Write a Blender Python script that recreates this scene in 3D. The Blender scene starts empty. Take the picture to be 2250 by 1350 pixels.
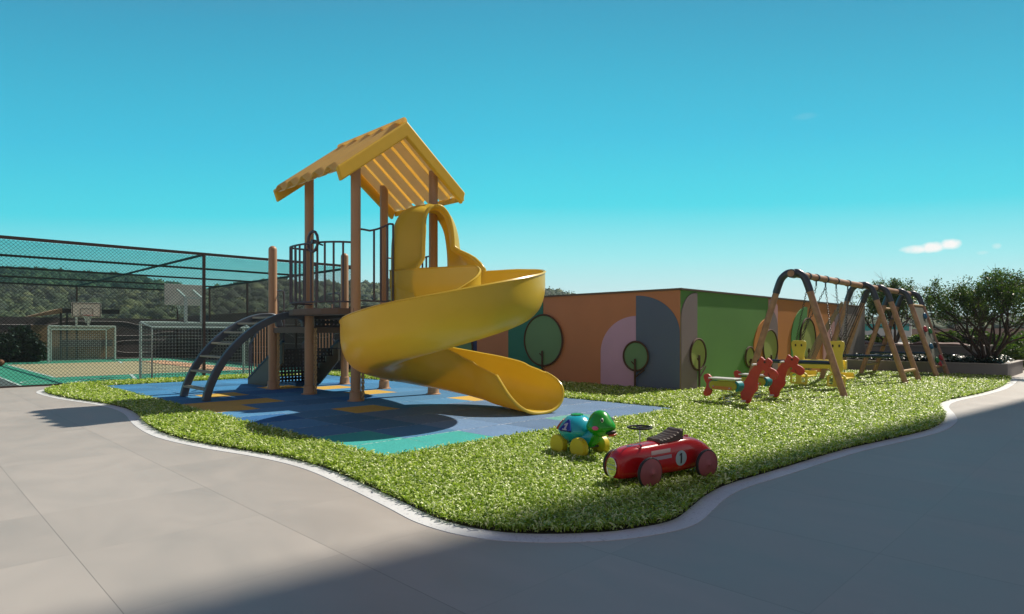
import bpy, bmesh, math, random
import numpy as np
from mathutils import Vector, Matrix, noise

# ------------------------------------------------------------ camera, world, sun
scene = bpy.context.scene
col = scene.collection
R = math.radians
EYE = 1.57
cd = bpy.data.cameras.new("camera"); cam = bpy.data.objects.new("camera", cd); col.objects.link(cam)
cam.location = (0, 0, EYE); cam.rotation_euler = (R(90), 0, R(-45))
cd.sensor_width = 36; cd.lens = 36 * 1370 / 2250; cd.shift_y = 57 / 2250
cd.clip_start = .05; cd.clip_end = 3000
scene.camera = cam
scene.view_settings.view_transform = 'Standard'; scene.view_settings.look = 'None'
scene.view_settings.exposure = 0.18; scene.view_settings.gamma = 1
scene.render.film_transparent = False

SUN = Vector((.93, -.10, 1.0)).normalized()
world = bpy.data.worlds.new("World"); scene.world = world; world.use_nodes = True
nt = world.node_tree; N = nt.nodes; L = nt.links; N.clear()
wo = N.new('ShaderNodeOutputWorld'); bg = N.new('ShaderNodeBackground'); sky = N.new('ShaderNodeTexSky')
sky.sky_type = 'NISHITA'; sky.sun_disc = False
sky.sun_elevation = math.asin(SUN.z); sky.sun_rotation = math.atan2(SUN.x, SUN.y)
sky.altitude = 300; sky.air_density = 1.0; sky.dust_density = 1.2; sky.ozone_density = 1.5
tc = N.new('ShaderNodeTexCoord'); sep = N.new('ShaderNodeSeparateXYZ')
L.new(tc.outputs['Generated'], sep.inputs[0])
rmp = N.new('ShaderNodeValToRGB'); rmp.color_ramp.interpolation = 'B_SPLINE'
L.new(sep.outputs['Z'], rmp.inputs[0])
e = rmp.color_ramp.elements
SKYR = [(0.0, (6.2, 8.2, 8.2)), (.06, (5.6, 8.1, 8.1)), (.12, (2.9, 7.8, 8.1)), (.20, (.40, 6.4, 7.5)), (.30, (.30, 4.9, 6.8)), (.46, (.30, 3.2, 5.0)), (.62, (.9, 1.25, 2.4)), (1.0, (1.0, .85, 1.55))]
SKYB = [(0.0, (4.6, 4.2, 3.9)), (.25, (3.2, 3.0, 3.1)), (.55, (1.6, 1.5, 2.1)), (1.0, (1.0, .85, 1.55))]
def fill(r, tab):
    r.color_ramp.interpolation = 'LINEAR'; e = r.color_ramp.elements
    e[0].position, e[0].color = tab[0][0], (*tab[0][1], 1); e[1].position, e[1].color = 1.0, (*tab[-1][1], 1)
    for p_, c_ in tab[1:-1]: q_ = e.new(p_); q_.color = (*c_, 1)
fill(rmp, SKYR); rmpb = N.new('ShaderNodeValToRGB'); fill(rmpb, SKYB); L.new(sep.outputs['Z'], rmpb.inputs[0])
def wmath(op, a, b=None, c=None, clamp=False):
    n = N.new('ShaderNodeMath'); n.operation = op; n.use_clamp = clamp
    for i, v in enumerate((a, b, c)):
        if v is None: continue
        if isinstance(v, (int, float)): n.inputs[i].default_value = v
        else: L.new(v, n.inputs[i])
    return n.outputs[0]
# clear cyan ahead; unseen sky behind camera paled as added fill for facing surfaces
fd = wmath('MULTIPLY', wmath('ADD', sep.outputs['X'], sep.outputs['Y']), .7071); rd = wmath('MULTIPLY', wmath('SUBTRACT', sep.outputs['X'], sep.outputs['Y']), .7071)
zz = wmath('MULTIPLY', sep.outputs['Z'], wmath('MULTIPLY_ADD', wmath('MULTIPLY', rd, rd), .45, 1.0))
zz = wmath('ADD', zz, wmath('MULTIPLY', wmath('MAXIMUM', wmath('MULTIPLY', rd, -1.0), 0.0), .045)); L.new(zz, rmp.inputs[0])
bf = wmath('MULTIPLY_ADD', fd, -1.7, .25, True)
backfill = N.new('ShaderNodeMix'); backfill.data_type = 'RGBA'; L.new(bf, backfill.inputs[0]); L.new(rmp.outputs[0], backfill.inputs[6]); L.new(rmpb.outputs[0], backfill.inputs[7])
# the physical sky blended with its colour balance by height
mul = N.new('ShaderNodeMix'); mul.data_type = 'RGBA'; mul.blend_type = 'MIX'; mul.inputs[0].default_value = 1.0
L.new(sky.outputs[0], mul.inputs[6]); L.new(backfill.outputs[2], mul.inputs[7])
# small clouds low on the right: procedural masks by direction
az = wmath('ARCTAN2', sep.outputs['Y'], sep.outputs['X'])
nz = N.new('ShaderNodeTexNoise'); nz.inputs['Scale'].default_value = 38; nz.inputs['Detail'].default_value = 5
L.new(tc.outputs['Generated'], nz.inputs['Vector'])
nzc = wmath('MULTIPLY', wmath('SUBTRACT', nz.outputs[0], .5), 2.4)
cloud = None
def pxdir(px, py):
    x = (px - 1125) / 1370; z = (732 - py) / 1370
    v = Vector((.7071 * (1 + x), .7071 * (1 - x), z)).normalized()
    return math.atan2(v.y, v.x), v.z
for (px, py, rx, ry, st) in [(2012, 548, 40, 11, 1.0), (2045, 543, 30, 14, 1.0), (2092, 536, 27, 14, 1.0), (2190, 541, 14, 8, .35), (2158, 556, 18, 6, .25), (1770, 256, 30, 8, .05)]:
    a0, z0 = pxdir(px, py); a1, z1 = pxdir(px + rx, py); _, z2 = pxdir(px, py - ry)
    dx = wmath('DIVIDE', wmath('SUBTRACT', az, a0), abs(a1 - a0)); dz = wmath('DIVIDE', wmath('SUBTRACT', sep.outputs['Z'], z0), abs(z2 - z0))
    r2 = wmath('ADD', wmath('MULTIPLY', dx, dx), wmath('MULTIPLY', dz, dz))
    m = wmath('MULTIPLY_ADD', r2, -1.0, 1.0); m = wmath('ADD', m, nzc)
    m = wmath('MULTIPLY', m, 1.1); cl = N.new('ShaderNodeClamp'); L.new(m, cl.inputs[0]); m = wmath('MULTIPLY', cl.outputs[0], st)
    cloud = m if cloud is None else wmath('MAXIMUM', cloud, m)
cmix = N.new('ShaderNodeMix'); cmix.data_type = 'RGBA'
L.new(cloud, cmix.inputs[0]); L.new(mul.outputs[2], cmix.inputs[6]); cmix.inputs[7].default_value = (9.4, 9.2, 8.9, 1)
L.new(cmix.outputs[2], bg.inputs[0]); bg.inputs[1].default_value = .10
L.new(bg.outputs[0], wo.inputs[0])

sd = bpy.data.lights.new("sun", 'SUN'); so = bpy.data.objects.new("sun", sd); col.objects.link(so)
sd.energy = 4.9; sd.angle = R(.75); sd.color = (1.0, .90, .77)
so.rotation_euler = SUN.to_track_quat('Z', 'Y').to_euler(); so.location = (20, 0, 30)

rng = np.random.default_rng(7); random.seed(7)

# ------------------------------------------------------------ helpers
def tag(o, label=None, cat=None, group=None, kind=None):
    if label: o['label'] = label
    if cat: o['category'] = cat
    if group: o['group'] = group
    if kind: o['kind'] = kind
    return o
def empty(name, loc, rz=0, label=None, cat=None, group=None):
    o = bpy.data.objects.new(name, None); col.objects.link(o); o.empty_display_size = .2
    o.location = loc; o.rotation_euler = (0, 0, rz)
    return tag(o, label, cat, group)
def copy_tree(o, parent=None):
    c = o.copy(); col.objects.link(c)
    if parent is not None: c.parent = parent
    for ch in list(o.children): copy_tree(ch, c)
    return c

def mat(name, c, rough=.6, metal=0, var=.0, vscale=3.0, bump=0, bscale=60, coat=0, spec=.5, c2=None, trans=0, sub=0):
    m = bpy.data.materials.new(name); m.use_nodes = True
    t = m.node_tree; b = t.nodes['Principled BSDF']
    b.inputs['Roughness'].default_value = rough; b.inputs['Metallic'].default_value = metal
    b.inputs['Coat Weight'].default_value = coat; b.inputs['Coat Roughness'].default_value = .12
    b.inputs['Specular IOR Level'].default_value = spec
    b.inputs['Base Color'].default_value = (*c, 1)
    if trans: b.inputs['Transmission Weight'].default_value = trans
    tcn = t.nodes.new('ShaderNodeTexCoord')
    if var or c2:
        n = t.nodes.new('ShaderNodeTexNoise'); n.inputs['Scale'].default_value = vscale; n.inputs['Detail'].default_value = 6; n.inputs['Roughness'].default_value = .6
        t.links.new(tcn.outputs['Object'], n.inputs['Vector'])
        r = t.nodes.new('ShaderNodeValToRGB'); r.color_ramp.elements[0].position = .3; r.color_ramp.elements[1].position = .7
        ca = tuple(max(0, x * (1 - var)) for x in c); cb = tuple(min(1, x * (1 + var)) for x in (c2 or c))
        r.color_ramp.elements[0].color = (*ca, 1); r.color_ramp.elements[1].color = (*cb, 1)
        t.links.new(n.outputs[0], r.inputs[0]); t.links.new(r.outputs[0], b.inputs['Base Color'])
        mr = t.nodes.new('ShaderNodeMapRange'); mr.inputs[3].default_value = max(.02, rough - .08); mr.inputs[4].default_value = min(1, rough + .1)
        t.links.new(n.outputs[0], mr.inputs[0]); t.links.new(mr.outputs[0], b.inputs['Roughness'])
    if bump:
        n2 = t.nodes.new('ShaderNodeTexNoise'); n2.inputs['Scale'].default_value = bscale; n2.inputs['Detail'].default_value = 4
        t.links.new(tcn.outputs['Object'], n2.inputs['Vector'])
        bp = t.nodes.new('ShaderNodeBump'); bp.inputs['Strength'].default_value = bump; bp.inputs['Distance'].default_value = .01
        t.links.new(n2.outputs[0], bp.inputs['Height']); t.links.new(bp.outputs[0], b.inputs['Normal'])
    return m

class MB:
    def __init__(s, org=(0, 0, 0)): s.v = []; s.f = []; s.m = []; s.o = Vector(org)
    def add(s, vs, fs, mi=0):
        k = len(s.v); s.v += [tuple(Vector(p) - s.o) for p in vs]
        s.f += [tuple(i + k for i in f) for f in fs]; s.m += [mi] * len(fs); return s
    def box(s, c, d, rz=0, mi=0, M=None):
        x, y, z = d[0] / 2, d[1] / 2, d[2] / 2
        M = M or Matrix.Rotation(rz, 3, 'Z'); c = Vector(c)
        vs = [c + M @ Vector((i * x, j * y, k * z)) for i in (-1, 1) for j in (-1, 1) for k in (-1, 1)]
        return s.add(vs, [(0, 1, 3, 2), (4, 6, 7, 5), (0, 4, 5, 1), (2, 3, 7, 6), (0, 2, 6, 4), (1, 5, 7, 3)], mi)
    def bar(s, a, b, w, h, mi=0, up=(0, 0, 1)):
        a, b = Vector(a), Vector(b); z = (b - a); ln = z.length; z.normalize()
        x = z.cross(Vector(up)); x = x.normalized() if x.length > 1e-5 else Vector((1, 0, 0)); y = x.cross(z)
        M = Matrix((x, y, z)).transposed(); return s.box((a + b) / 2, (w, h, ln), M=M, mi=mi)
    def tube(s, pts, r, n=10, closed=False, mi=0, caps=True):
        P = [Vector(p) for p in pts]; rs = r if isinstance(r, (list, tuple)) else [r] * len(P)
        vs = []; fs = []; N_ = len(P); prev = None
        for i, p in enumerate(P):
            if closed: t = P[(i + 1) % N_] - P[i - 1]
            else: t = P[min(i + 1, N_ - 1)] - P[max(i - 1, 0)]
            if t.length < 1e-9: t = Vector((0, 0, 1))
            t.normalize()
            if prev is None:
                a = Vector((0, 0, 1)) if abs(t.z) < .9 else Vector((1, 0, 0)); x = t.cross(a).normalized()
            else: x = (prev - t * prev.dot(t)).normalized()
            prev = x; y = t.cross(x)
            for k in range(n):
                q = 2 * math.pi * k / n; vs.append(p + (x * math.cos(q) + y * math.sin(q)) * rs[i])
        for i in range(N_ if closed else N_ - 1):
            j = (i + 1) % N_
            for k in range(n):
                l = (k + 1) % n; fs.append((i * n + k, i * n + l, j * n + l, j * n + k))
        if not closed and caps: fs.append(tuple(range(n))[::-1]); fs.append(tuple((N_ - 1) * n + k for k in range(n)))
        return s.add(vs, fs, mi)
    def lathe(s, prof, c, n=24, mi=0, axis='Z', M=None):
        c = Vector(c); vs = []; fs = []
        if M is None: M = {'Z': Matrix.Identity(3), 'X': Matrix.Rotation(R(90), 3, 'Y'), 'Y': Matrix.Rotation(R(-90), 3, 'X')}[axis]
        for (r, z) in prof:
            for k in range(n):
                q = 2 * math.pi * k / n; vs.append(c + M @ Vector((r * math.cos(q), r * math.sin(q), z)))
        for i in range(len(prof) - 1):
            for k in range(n):
                l = (k + 1) % n; fs.append((i * n + k, i * n + l, (i + 1) * n + l, (i + 1) * n + k))
        fs.append(tuple(range(n))[::-1]); fs.append(tuple((len(prof) - 1) * n + k for k in range(n)))
        return s.add(vs, fs, mi)
    def ell(s, c, r, n=20, m=12, mi=0, M=None):
        c = Vector(c); M = M or Matrix.Identity(3); vs = []; fs = []
        for i in range(m + 1):
            a = math.pi * i / m
            for k in range(n):
                q = 2 * math.pi * k / n
                vs.append(c + M @ Vector((r[0] * math.sin(a) * math.cos(q), r[1] * math.sin(a) * math.sin(q), r[2] * math.cos(a))))
        for i in range(m):
            for k in range(n):
                l = (k + 1) % n; fs.append((i * n + k, (i + 1) * n + k, (i + 1) * n + l, i * n + l))
        return s.add(vs, fs, mi)
    def prism(s, poly, o, ax, ay, th, mi=0):
        o, ax, ay = Vector(o), Vector(ax), Vector(ay); nn = ax.cross(ay).normalized() * th
        k = len(poly); a = [o + ax * x + ay * y for x, y in poly]; vs = a + [p + nn for p in a]
        fs = [tuple(range(k))[::-1], tuple(range(k, 2 * k))] + [(i, (i + 1) % k, k + (i + 1) % k, k + i) for i in range(k)]
        return s.add(vs, fs, mi)
    def build(s, name, mats, parent=None, smooth=False, bevel=0, sub=0, solid=0, loc=None, merge=False):
        me = bpy.data.meshes.new(name); me.from_pydata(s.v, [], s.f)
        if not isinstance(mats, (list, tuple)): mats = [mats]
        for m in mats: me.materials.append(m)
        if len(mats) > 1: me.polygons.foreach_set('material_index', s.m)
        bm = bmesh.new(); bm.from_mesh(me)
        if merge: bmesh.ops.remove_doubles(bm, verts=bm.verts, dist=1e-4)
        bmesh.ops.recalc_face_normals(bm, faces=bm.faces); bm.to_mesh(me); bm.free()
        o = bpy.data.objects.new(name, me); col.objects.link(o)
        if parent is not None: o.parent = parent
        if loc is not None: o.location = loc
        if smooth:
            me.polygons.foreach_set('use_smooth', [True] * len(me.polygons))
            try: me.set_sharp_from_angle(angle=R(40 if smooth is True else smooth))
            except Exception: pass
        if solid: md = o.modifiers.new('solid', 'SOLIDIFY'); md.thickness = solid; md.offset = 0
        if bevel: md = o.modifiers.new('bevel', 'BEVEL'); md.width = bevel; md.segments = 2; md.limit_method = 'ANGLE'; md.angle_limit = R(35)
        if sub: md = o.modifiers.new('sub', 'SUBSURF'); md.levels = sub; md.render_levels = sub
        return o

def npmesh(name, V, F_flat, loops, mats, parent=None, attr=None, smooth=False):
    """fast mesh from numpy: V (n,3), F_flat vertex indices, loops per face"""
    me = bpy.data.meshes.new(name); V = np.asarray(V, dtype=np.float32)
    me.vertices.add(len(V)); me.vertices.foreach_set('co', V.ravel())
    me.loops.add(len(F_flat)); me.loops.foreach_set('vertex_index', np.asarray(F_flat, dtype=np.int32))
    loops = np.asarray(loops, dtype=np.int32); st = np.concatenate([[0], np.cumsum(loops)[:-1]]).astype(np.int32)
    me.polygons.add(len(loops)); me.polygons.foreach_set('loop_start', st)
    if smooth: me.polygons.foreach_set('use_smooth', np.ones(len(loops), dtype=bool))
    for m in mats: me.materials.append(m)
    if attr is not None:
        a = me.attributes.new('rnd', 'FLOAT', 'POINT'); a.data.foreach_set('value', np.asarray(attr, dtype=np.float32))
    me.update(); me.validate()
    o = bpy.data.objects.new(name, me); col.objects.link(o)
    if parent is not None: o.parent = parent
    return o

def catmull(P, n=8, closed=False):
    out = []; K = len(P); rngk = range(K if closed else K - 1)
    for i in rngk:
        p0 = P[(i - 1) % K] if closed or i > 0 else P[i]; p1 = P[i]; p2 = P[(i + 1) % K]
        p3 = P[(i + 2) % K] if closed or i + 2 < K else p2
        for k in range(n):
            t = k / n
            out.append(tuple(.5 * (2 * b + (-a + c) * t + (2 * a - 5 * b + 4 * c - d) * t * t + (-a + 3 * b - 3 * c + d) * t ** 3) for a, b, c, d in zip(p0, p1, p2, p3)))
    if not closed: out.append(tuple(P[-1]))
    return out

def inpoly(x, y, poly):
    c = np.zeros(len(x), bool); n = len(poly)
    for i in range(n):
        x1, y1 = poly[i]; x2, y2 = poly[(i + 1) % n]
        if y1 == y2: continue
        m = ((y1 > y) != (y2 > y)) & (x < (x2 - x1) * (y - y1) / (y2 - y1) + x1); c ^= m
    return c

# ------------------------------------------------------------ materials
def leafmat(name, c1, c2, c3, trans=.35, rough=.45):
    m = bpy.data.materials.new(name); m.use_nodes = True; t = m.node_tree; t.nodes.clear()
    out = t.nodes.new('ShaderNodeOutputMaterial'); b = t.nodes.new('ShaderNodeBsdfPrincipled'); tr = t.nodes.new('ShaderNodeBsdfTranslucent'); mx = t.nodes.new('ShaderNodeMixShader')
    at = t.nodes.new('ShaderNodeAttribute'); at.attribute_name = 'rnd'
    r = t.nodes.new('ShaderNodeValToRGB'); r.color_ramp.elements[0].color = (*c1, 1); r.color_ramp.elements[1].color = (*c3, 1)
    q = r.color_ramp.elements.new(.55); q.color = (*c2, 1)
    t.links.new(at.outputs['Fac'], r.inputs[0]); t.links.new(r.outputs[0], b.inputs['Base Color'])
    mm = t.nodes.new('ShaderNodeMix'); mm.data_type = 'RGBA'; mm.blend_type = 'MULTIPLY'; mm.inputs[0].default_value = 1; mm.inputs[7].default_value = (1.1, 1.25, .35, 1)
    t.links.new(r.outputs[0], mm.inputs[6]); t.links.new(mm.outputs[2], tr.inputs[0])
    b.inputs['Roughness'].default_value = rough; b.inputs['Specular IOR Level'].default_value = .45
    mx.inputs[0].default_value = trans
    t.links.new(b.outputs[0], mx.inputs[1]); t.links.new(tr.outputs[0], mx.inputs[2]); t.links.new(mx.outputs[0], out.inputs[0])
    return m

def paving_mat():
    m = mat('paving', (.36, .33, .28), .55); t = m.node_tree; b = t.nodes['Principled BSDF']; Lk = t.links.new
    g = t.nodes.new('ShaderNodeNewGeometry'); sp = t.nodes.new('ShaderNodeSeparateXYZ'); Lk(g.outputs['Position'], sp.inputs[0])
    def mth(op, a, b_=None, c=None):
        n = t.nodes.new('ShaderNodeMath'); n.operation = op
        for i, v in enumerate((a, b_, c)):
            if v is None: continue
            if isinstance(v, (int, float)): n.inputs[i].default_value = v
            else: Lk(v, n.inputs[i])
        return n.outputs[0]
    def joint(c, off, w):
        f = mth('FRACT', mth('DIVIDE', mth('SUBTRACT', c, off), 1.35)); d = mth('MINIMUM', f, mth('SUBTRACT', 1.0, f))
        return mth('LESS_THAN', d, w / 1.35)
    jx = joint(sp.outputs['X'], .93, .0016); jy = joint(sp.outputs['Y'], 1.29, .0011)
    j = mth('MAXIMUM', jx, mth('MULTIPLY', jy, .5))
    # one tone per slab plus cloudy trowel marks
    fx = mth('FLOOR', mth('DIVIDE', mth('SUBTRACT', sp.outputs['X'], .93), 1.35)); fy = mth('FLOOR', mth('DIVIDE', mth('SUBTRACT', sp.outputs['Y'], 1.29), 1.35))
    cb = t.nodes.new('ShaderNodeCombineXYZ'); Lk(fx, cb.inputs[0]); Lk(fy, cb.inputs[1]); wn = t.nodes.new('ShaderNodeTexWhiteNoise'); Lk(cb.outputs[0], wn.inputs[0])
    vm = t.nodes.new('ShaderNodeVectorMath'); vm.operation = 'MULTIPLY_ADD'; Lk(cb.outputs[0], vm.inputs[0]); vm.inputs[1].default_value = (7.3, 3.1, 0); Lk(g.outputs['Position'], vm.inputs[2])
    mp = t.nodes.new('ShaderNodeMapping'); mp.inputs['Scale'].default_value = (.9, .45, 1); Lk(vm.outputs[0], mp.inputs[0])
    n1 = t.nodes.new('ShaderNodeTexNoise'); n1.inputs['Scale'].default_value = 1.3; n1.inputs['Detail'].default_value = 7; n1.inputs['Roughness'].default_value = .55; n1.inputs['Distortion'].default_value = 1.2; Lk(mp.outputs[0], n1.inputs[0])
    v = mth('ADD', mth('MULTIPLY', n1.outputs[0], .42), mth('MULTIPLY', wn.outputs[0], .07)); v = mth('ADD', v, .74)
    hs = t.nodes.new('ShaderNodeMix'); hs.data_type = 'RGBA'; hs.blend_type = 'MULTIPLY'; hs.inputs[0].default_value = 1; hs.inputs[6].default_value = (.405, .38, .345, 1)
    cc = t.nodes.new('ShaderNodeCombineColor'); [Lk(v, cc.inputs[i]) for i in range(3)]; Lk(cc.outputs[0], hs.inputs[7])
    mj = t.nodes.new('ShaderNodeMix'); mj.data_type = 'RGBA'; Lk(mth('MULTIPLY', j, .85), mj.inputs[0]); Lk(hs.outputs[2], mj.inputs[6]); mj.inputs[7].default_value = (.05, .045, .04, 1)
    Lk(mj.outputs[2], b.inputs['Base Color'])
    mr = t.nodes.new('ShaderNodeMapRange'); mr.inputs[3].default_value = .38; mr.inputs[4].default_value = .62; Lk(n1.outputs[0], mr.inputs[0]); Lk(mr.outputs[0], b.inputs['Roughness'])
    n3 = t.nodes.new('ShaderNodeTexNoise'); n3.inputs['Scale'].default_value = 220; n3.inputs['Detail'].default_value = 2; Lk(g.outputs['Position'], n3.inputs[0])
    bp = t.nodes.new('ShaderNodeBump'); bp.inputs['Strength'].default_value = .12; bp.inputs['Distance'].default_value = .003; Lk(n3.outputs[0], bp.inputs['Height']); Lk(bp.outputs[0], b.inputs['Normal'])
    return m

def speckle(name, c, dark, light, scale=260, amt=.5, rough=.8, thr=.62):
    m = mat(name, c, rough); t = m.node_tree; b = t.nodes['Principled BSDF']; Lk = t.links.new
    tcn = t.nodes.new('ShaderNodeTexCoord')
    vo = t.nodes.new('ShaderNodeTexVoronoi'); vo.inputs['Scale'].default_value = scale; Lk(tcn.outputs['Object'], vo.inputs[0])
    r = t.nodes.new('ShaderNodeValToRGB'); r.color_ramp.interpolation = 'CONSTANT'
    r.color_ramp.elements[0].color = (*dark, 1); r.color_ramp.elements[1].position = 1 - thr - .1; r.color_ramp.elements[1].color = (*c, 1)
    q = r.color_ramp.elements.new(thr + .25); q.color = (*light, 1)
    sc = t.nodes.new('ShaderNodeSeparateColor'); Lk(vo.outputs['Color'], sc.inputs[0]); Lk(sc.outputs[0], r.inputs[0])
    n = t.nodes.new('ShaderNodeTexNoise'); n.inputs['Scale'].default_value = 1.2; n.inputs['Detail'].default_value = 5; Lk(tcn.outputs['Object'], n.inputs[0])
    mr = t.nodes.new('ShaderNodeMapRange'); mr.inputs[3].default_value = .82; mr.inputs[4].default_value = 1.18; Lk(n.outputs[0], mr.inputs[0])
    mx0 = t.nodes.new('ShaderNodeMix'); mx0.data_type = 'RGBA'; mx0.inputs[0].default_value = amt; mx0.inputs[6].default_value = (*c, 1); Lk(r.outputs[0], mx0.inputs[7])
    cc = t.nodes.new('ShaderNodeCombineColor'); [Lk(mr.outputs[0], cc.inputs[i]) for i in range(3)]
    mx = t.nodes.new('ShaderNodeMix'); mx.data_type = 'RGBA'; mx.blend_type = 'MULTIPLY'; mx.inputs[0].default_value = 1; Lk(mx0.outputs[2], mx.inputs[6]); Lk(cc.outputs[0], mx.inputs[7])
    Lk(mx.outputs[2], b.inputs['Base Color'])
    bp = t.nodes.new('ShaderNodeBump'); bp.inputs['Strength'].default_value = .25; bp.inputs['Distance'].default_value = .003; Lk(vo.outputs['Distance'], bp.inputs['Height']); Lk(bp.outputs[0], b.inputs['Normal'])
    return m

M = dict(
    rung=mat('ladder_rung', (.30, .29, .22), .5, var=.1),
    paving=paving_mat(),
    kerb=speckle('kerb_stone', (.66, .69, .70), (.42, .44, .45), (.72, .75, .76), 75, .6, .6, .84),
    soil=mat('soil', (.035, .03, .02), .95, var=.3, vscale=20),
    yellow=mat('slide_plastic', (.80, .60, .07), .30, var=.04, vscale=1.5, coat=.12, spec=.4),
    roof=mat('roof_sheet', (.95, .70, .24), .45, var=.06, vscale=2),
    roofrib=mat('roof_rib', (.92, .60, .16), .45, var=.06, vscale=2),
    roofpale=mat('roof_pale', (.95, .86, .62), .5, var=.08, vscale=2),
    fascia=mat('roof_fascia', (.84, .53, .03), .42, var=.05, vscale=2),
    post=mat('tan_post', (.47, .285, .165), .42, metal=.0, var=.06, vscale=1.2, bump=.03, bscale=200, spec=.4),
    deck=mat('deck_metal', (.13, .085, .06), .5, var=.15, vscale=3),
    steel=mat('dark_steel', (.10, .09, .11), .38, metal=.3, var=.12, vscale=4),
    arch=mat('grey_arch', (.085, .105, .135), .36, metal=.2, var=.1, vscale=3),
    perf=mat('perforated_steel', (.03, .03, .033), .5, metal=.3),
    blued=mat('dark_blue', (.015, .05, .09), .4),
    olive=mat('olive_panel', (.12, .115, .085), .5, var=.1),
    rust=mat('fence_steel', (.055, .032, .026), .55, metal=.2, var=.25, vscale=5),
    wire=mat('fence_wire', (.012, .012, .012), .8),
    white=mat('white_tube', (.62, .62, .6), .4, var=.05),
    cord=mat('goal_cord', (.5, .5, .48), .8),
    board=mat('board', (.75, .62, .58), .5, var=.08),
    black=mat('black_paint', (.02, .02, .02), .5),
    wood=mat('wood', (.39, .235, .155), .6, var=.15, vscale=6, bump=.1, bscale=40, c2=(.45, .275, .18), spec=.3),
    woodl=mat('wood_rung', (.48, .33, .16), .55, var=.12, vscale=6, bump=.1, bscale=40),
    sleeve=mat('blue_sleeve', (.07, .085, .11), .33, metal=.5, var=.15, vscale=4),
    brace=mat('blue_tube', (.03, .06, .10), .22, metal=.5),
    chain=mat('chain_steel', (.10, .095, .09), .4, metal=.8),
    rope=mat('rope', (.07, .06, .05), .8),
    rope2=mat('rope_tan', (.30, .24, .18), .8),
    glide=mat('glider_plastic', (.85, .68, .10), .35, coat=.2, var=.05),
    red=mat('red_panel', (.52, .035, .03), .4, var=.1, vscale=5, coat=.2),
    redcar=mat('red_paint', (.55, .012, .015), .22, coat=.45, spec=.5, var=.03),
    wheelred=mat('wheel_disc', (.33, .085, .09), .42, var=.06),
    tyre=mat('tyre', (.018, .022, .022), .6),
    lime=mat('lime_panel', (.42, .40, .03), .4, var=.06),
    teal=mat('teal_panel', (.01, .26, .30), .4),
    orange=mat('orange_panel', (.62, .22, .05), .45),
    peg=mat('white_peg', (.72, .74, .72), .35),
    turq=mat('turtle_shell', (.01, .42, .55), .22, coat=.4),
    green=mat('turtle_green', (.01, .32, .015), .25, coat=.4),
    wyel=mat('turtle_wheel', (.70, .55, .02), .45),
    pink=mat('pink', (.8, .12, .35), .4),
    blue=mat('blue_plate', (.01, .03, .30), .3, coat=.3),
    redpl=mat('orange_red_plate', (.55, .06, .02), .35, coat=.2),
    digit=mat('digit', (.55, .52, .62), .45),
    chrome=mat('chrome', (.75, .76, .78), .1, metal=1),
    decalA=mat('decal_cream', (.62, .46, .40), .35), decalB=mat('decal_grey', (.48, .36, .40), .35),
    disc=mat('number_disc', (.42, .56, .55), .4),
    seat=mat('brown_seat', (.12, .085, .06), .45, var=.1),
    grille=mat('grille', (.62, .64, .5), .12, metal=1),
    greyw=mat('grey_render', (.30, .27, .23), .8, var=.08, vscale=1.5, bump=.05),
    planter=mat('planter_stone', (.26, .255, .25), .75, var=.1, vscale=1.2, bump=.05),
    planttop=mat('planter_coping', (.45, .42, .38), .7, var=.08),
    darkwall=mat('court_wall', (.13, .115, .11), .85, var=.15, vscale=1.2),
    wline=mat('wall_line', (.42, .42, .42), .8),
    cushion=mat('cushion', (.20, .13, .12), .85, var=.1, vscale=4),
    bark=mat('bark', (.06, .042, .03), .85, var=.3, vscale=12, bump=.3, bscale=40),
    wicker=mat('wicker', (.30, .19, .11), .7, var=.15, vscale=20),
    courtg=mat('court_green', (.09, .40, .26), .75, var=.1, vscale=2),
    courtt=mat('court_tan', (.80, .50, .30), .75, var=.08, vscale=2),
    courtw=mat('court_white', (.85, .8, .76), .7),
    asphalt=mat('court_grey', (.17, .15, .15), .8, var=.1),
)

def glow_through(m, col, w):
    """thin moulded plastic lets some sunlight through"""
    t = m.node_tree; b = t.nodes['Principled BSDF']; out = [n for n in t.nodes if n.type == 'OUTPUT_MATERIAL'][0]
    tr = t.nodes.new('ShaderNodeBsdfTranslucent'); tr.inputs[0].default_value = (*col, 1); mx = t.nodes.new('ShaderNodeMixShader'); mx.inputs[0].default_value = w
    t.links.new(b.outputs[0], mx.inputs[1]); t.links.new(tr.outputs[0], mx.inputs[2]); t.links.new(mx.outputs[0], out.inputs[0])
glow_through(M['yellow'], (.85, .60, .02), .24); glow_through(M['roof'], (.98, .80, .36), .45); glow_through(M['roofpale'], (1, .92, .66), .4); glow_through(M['roofrib'], (1, .65, .15), .3)
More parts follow.
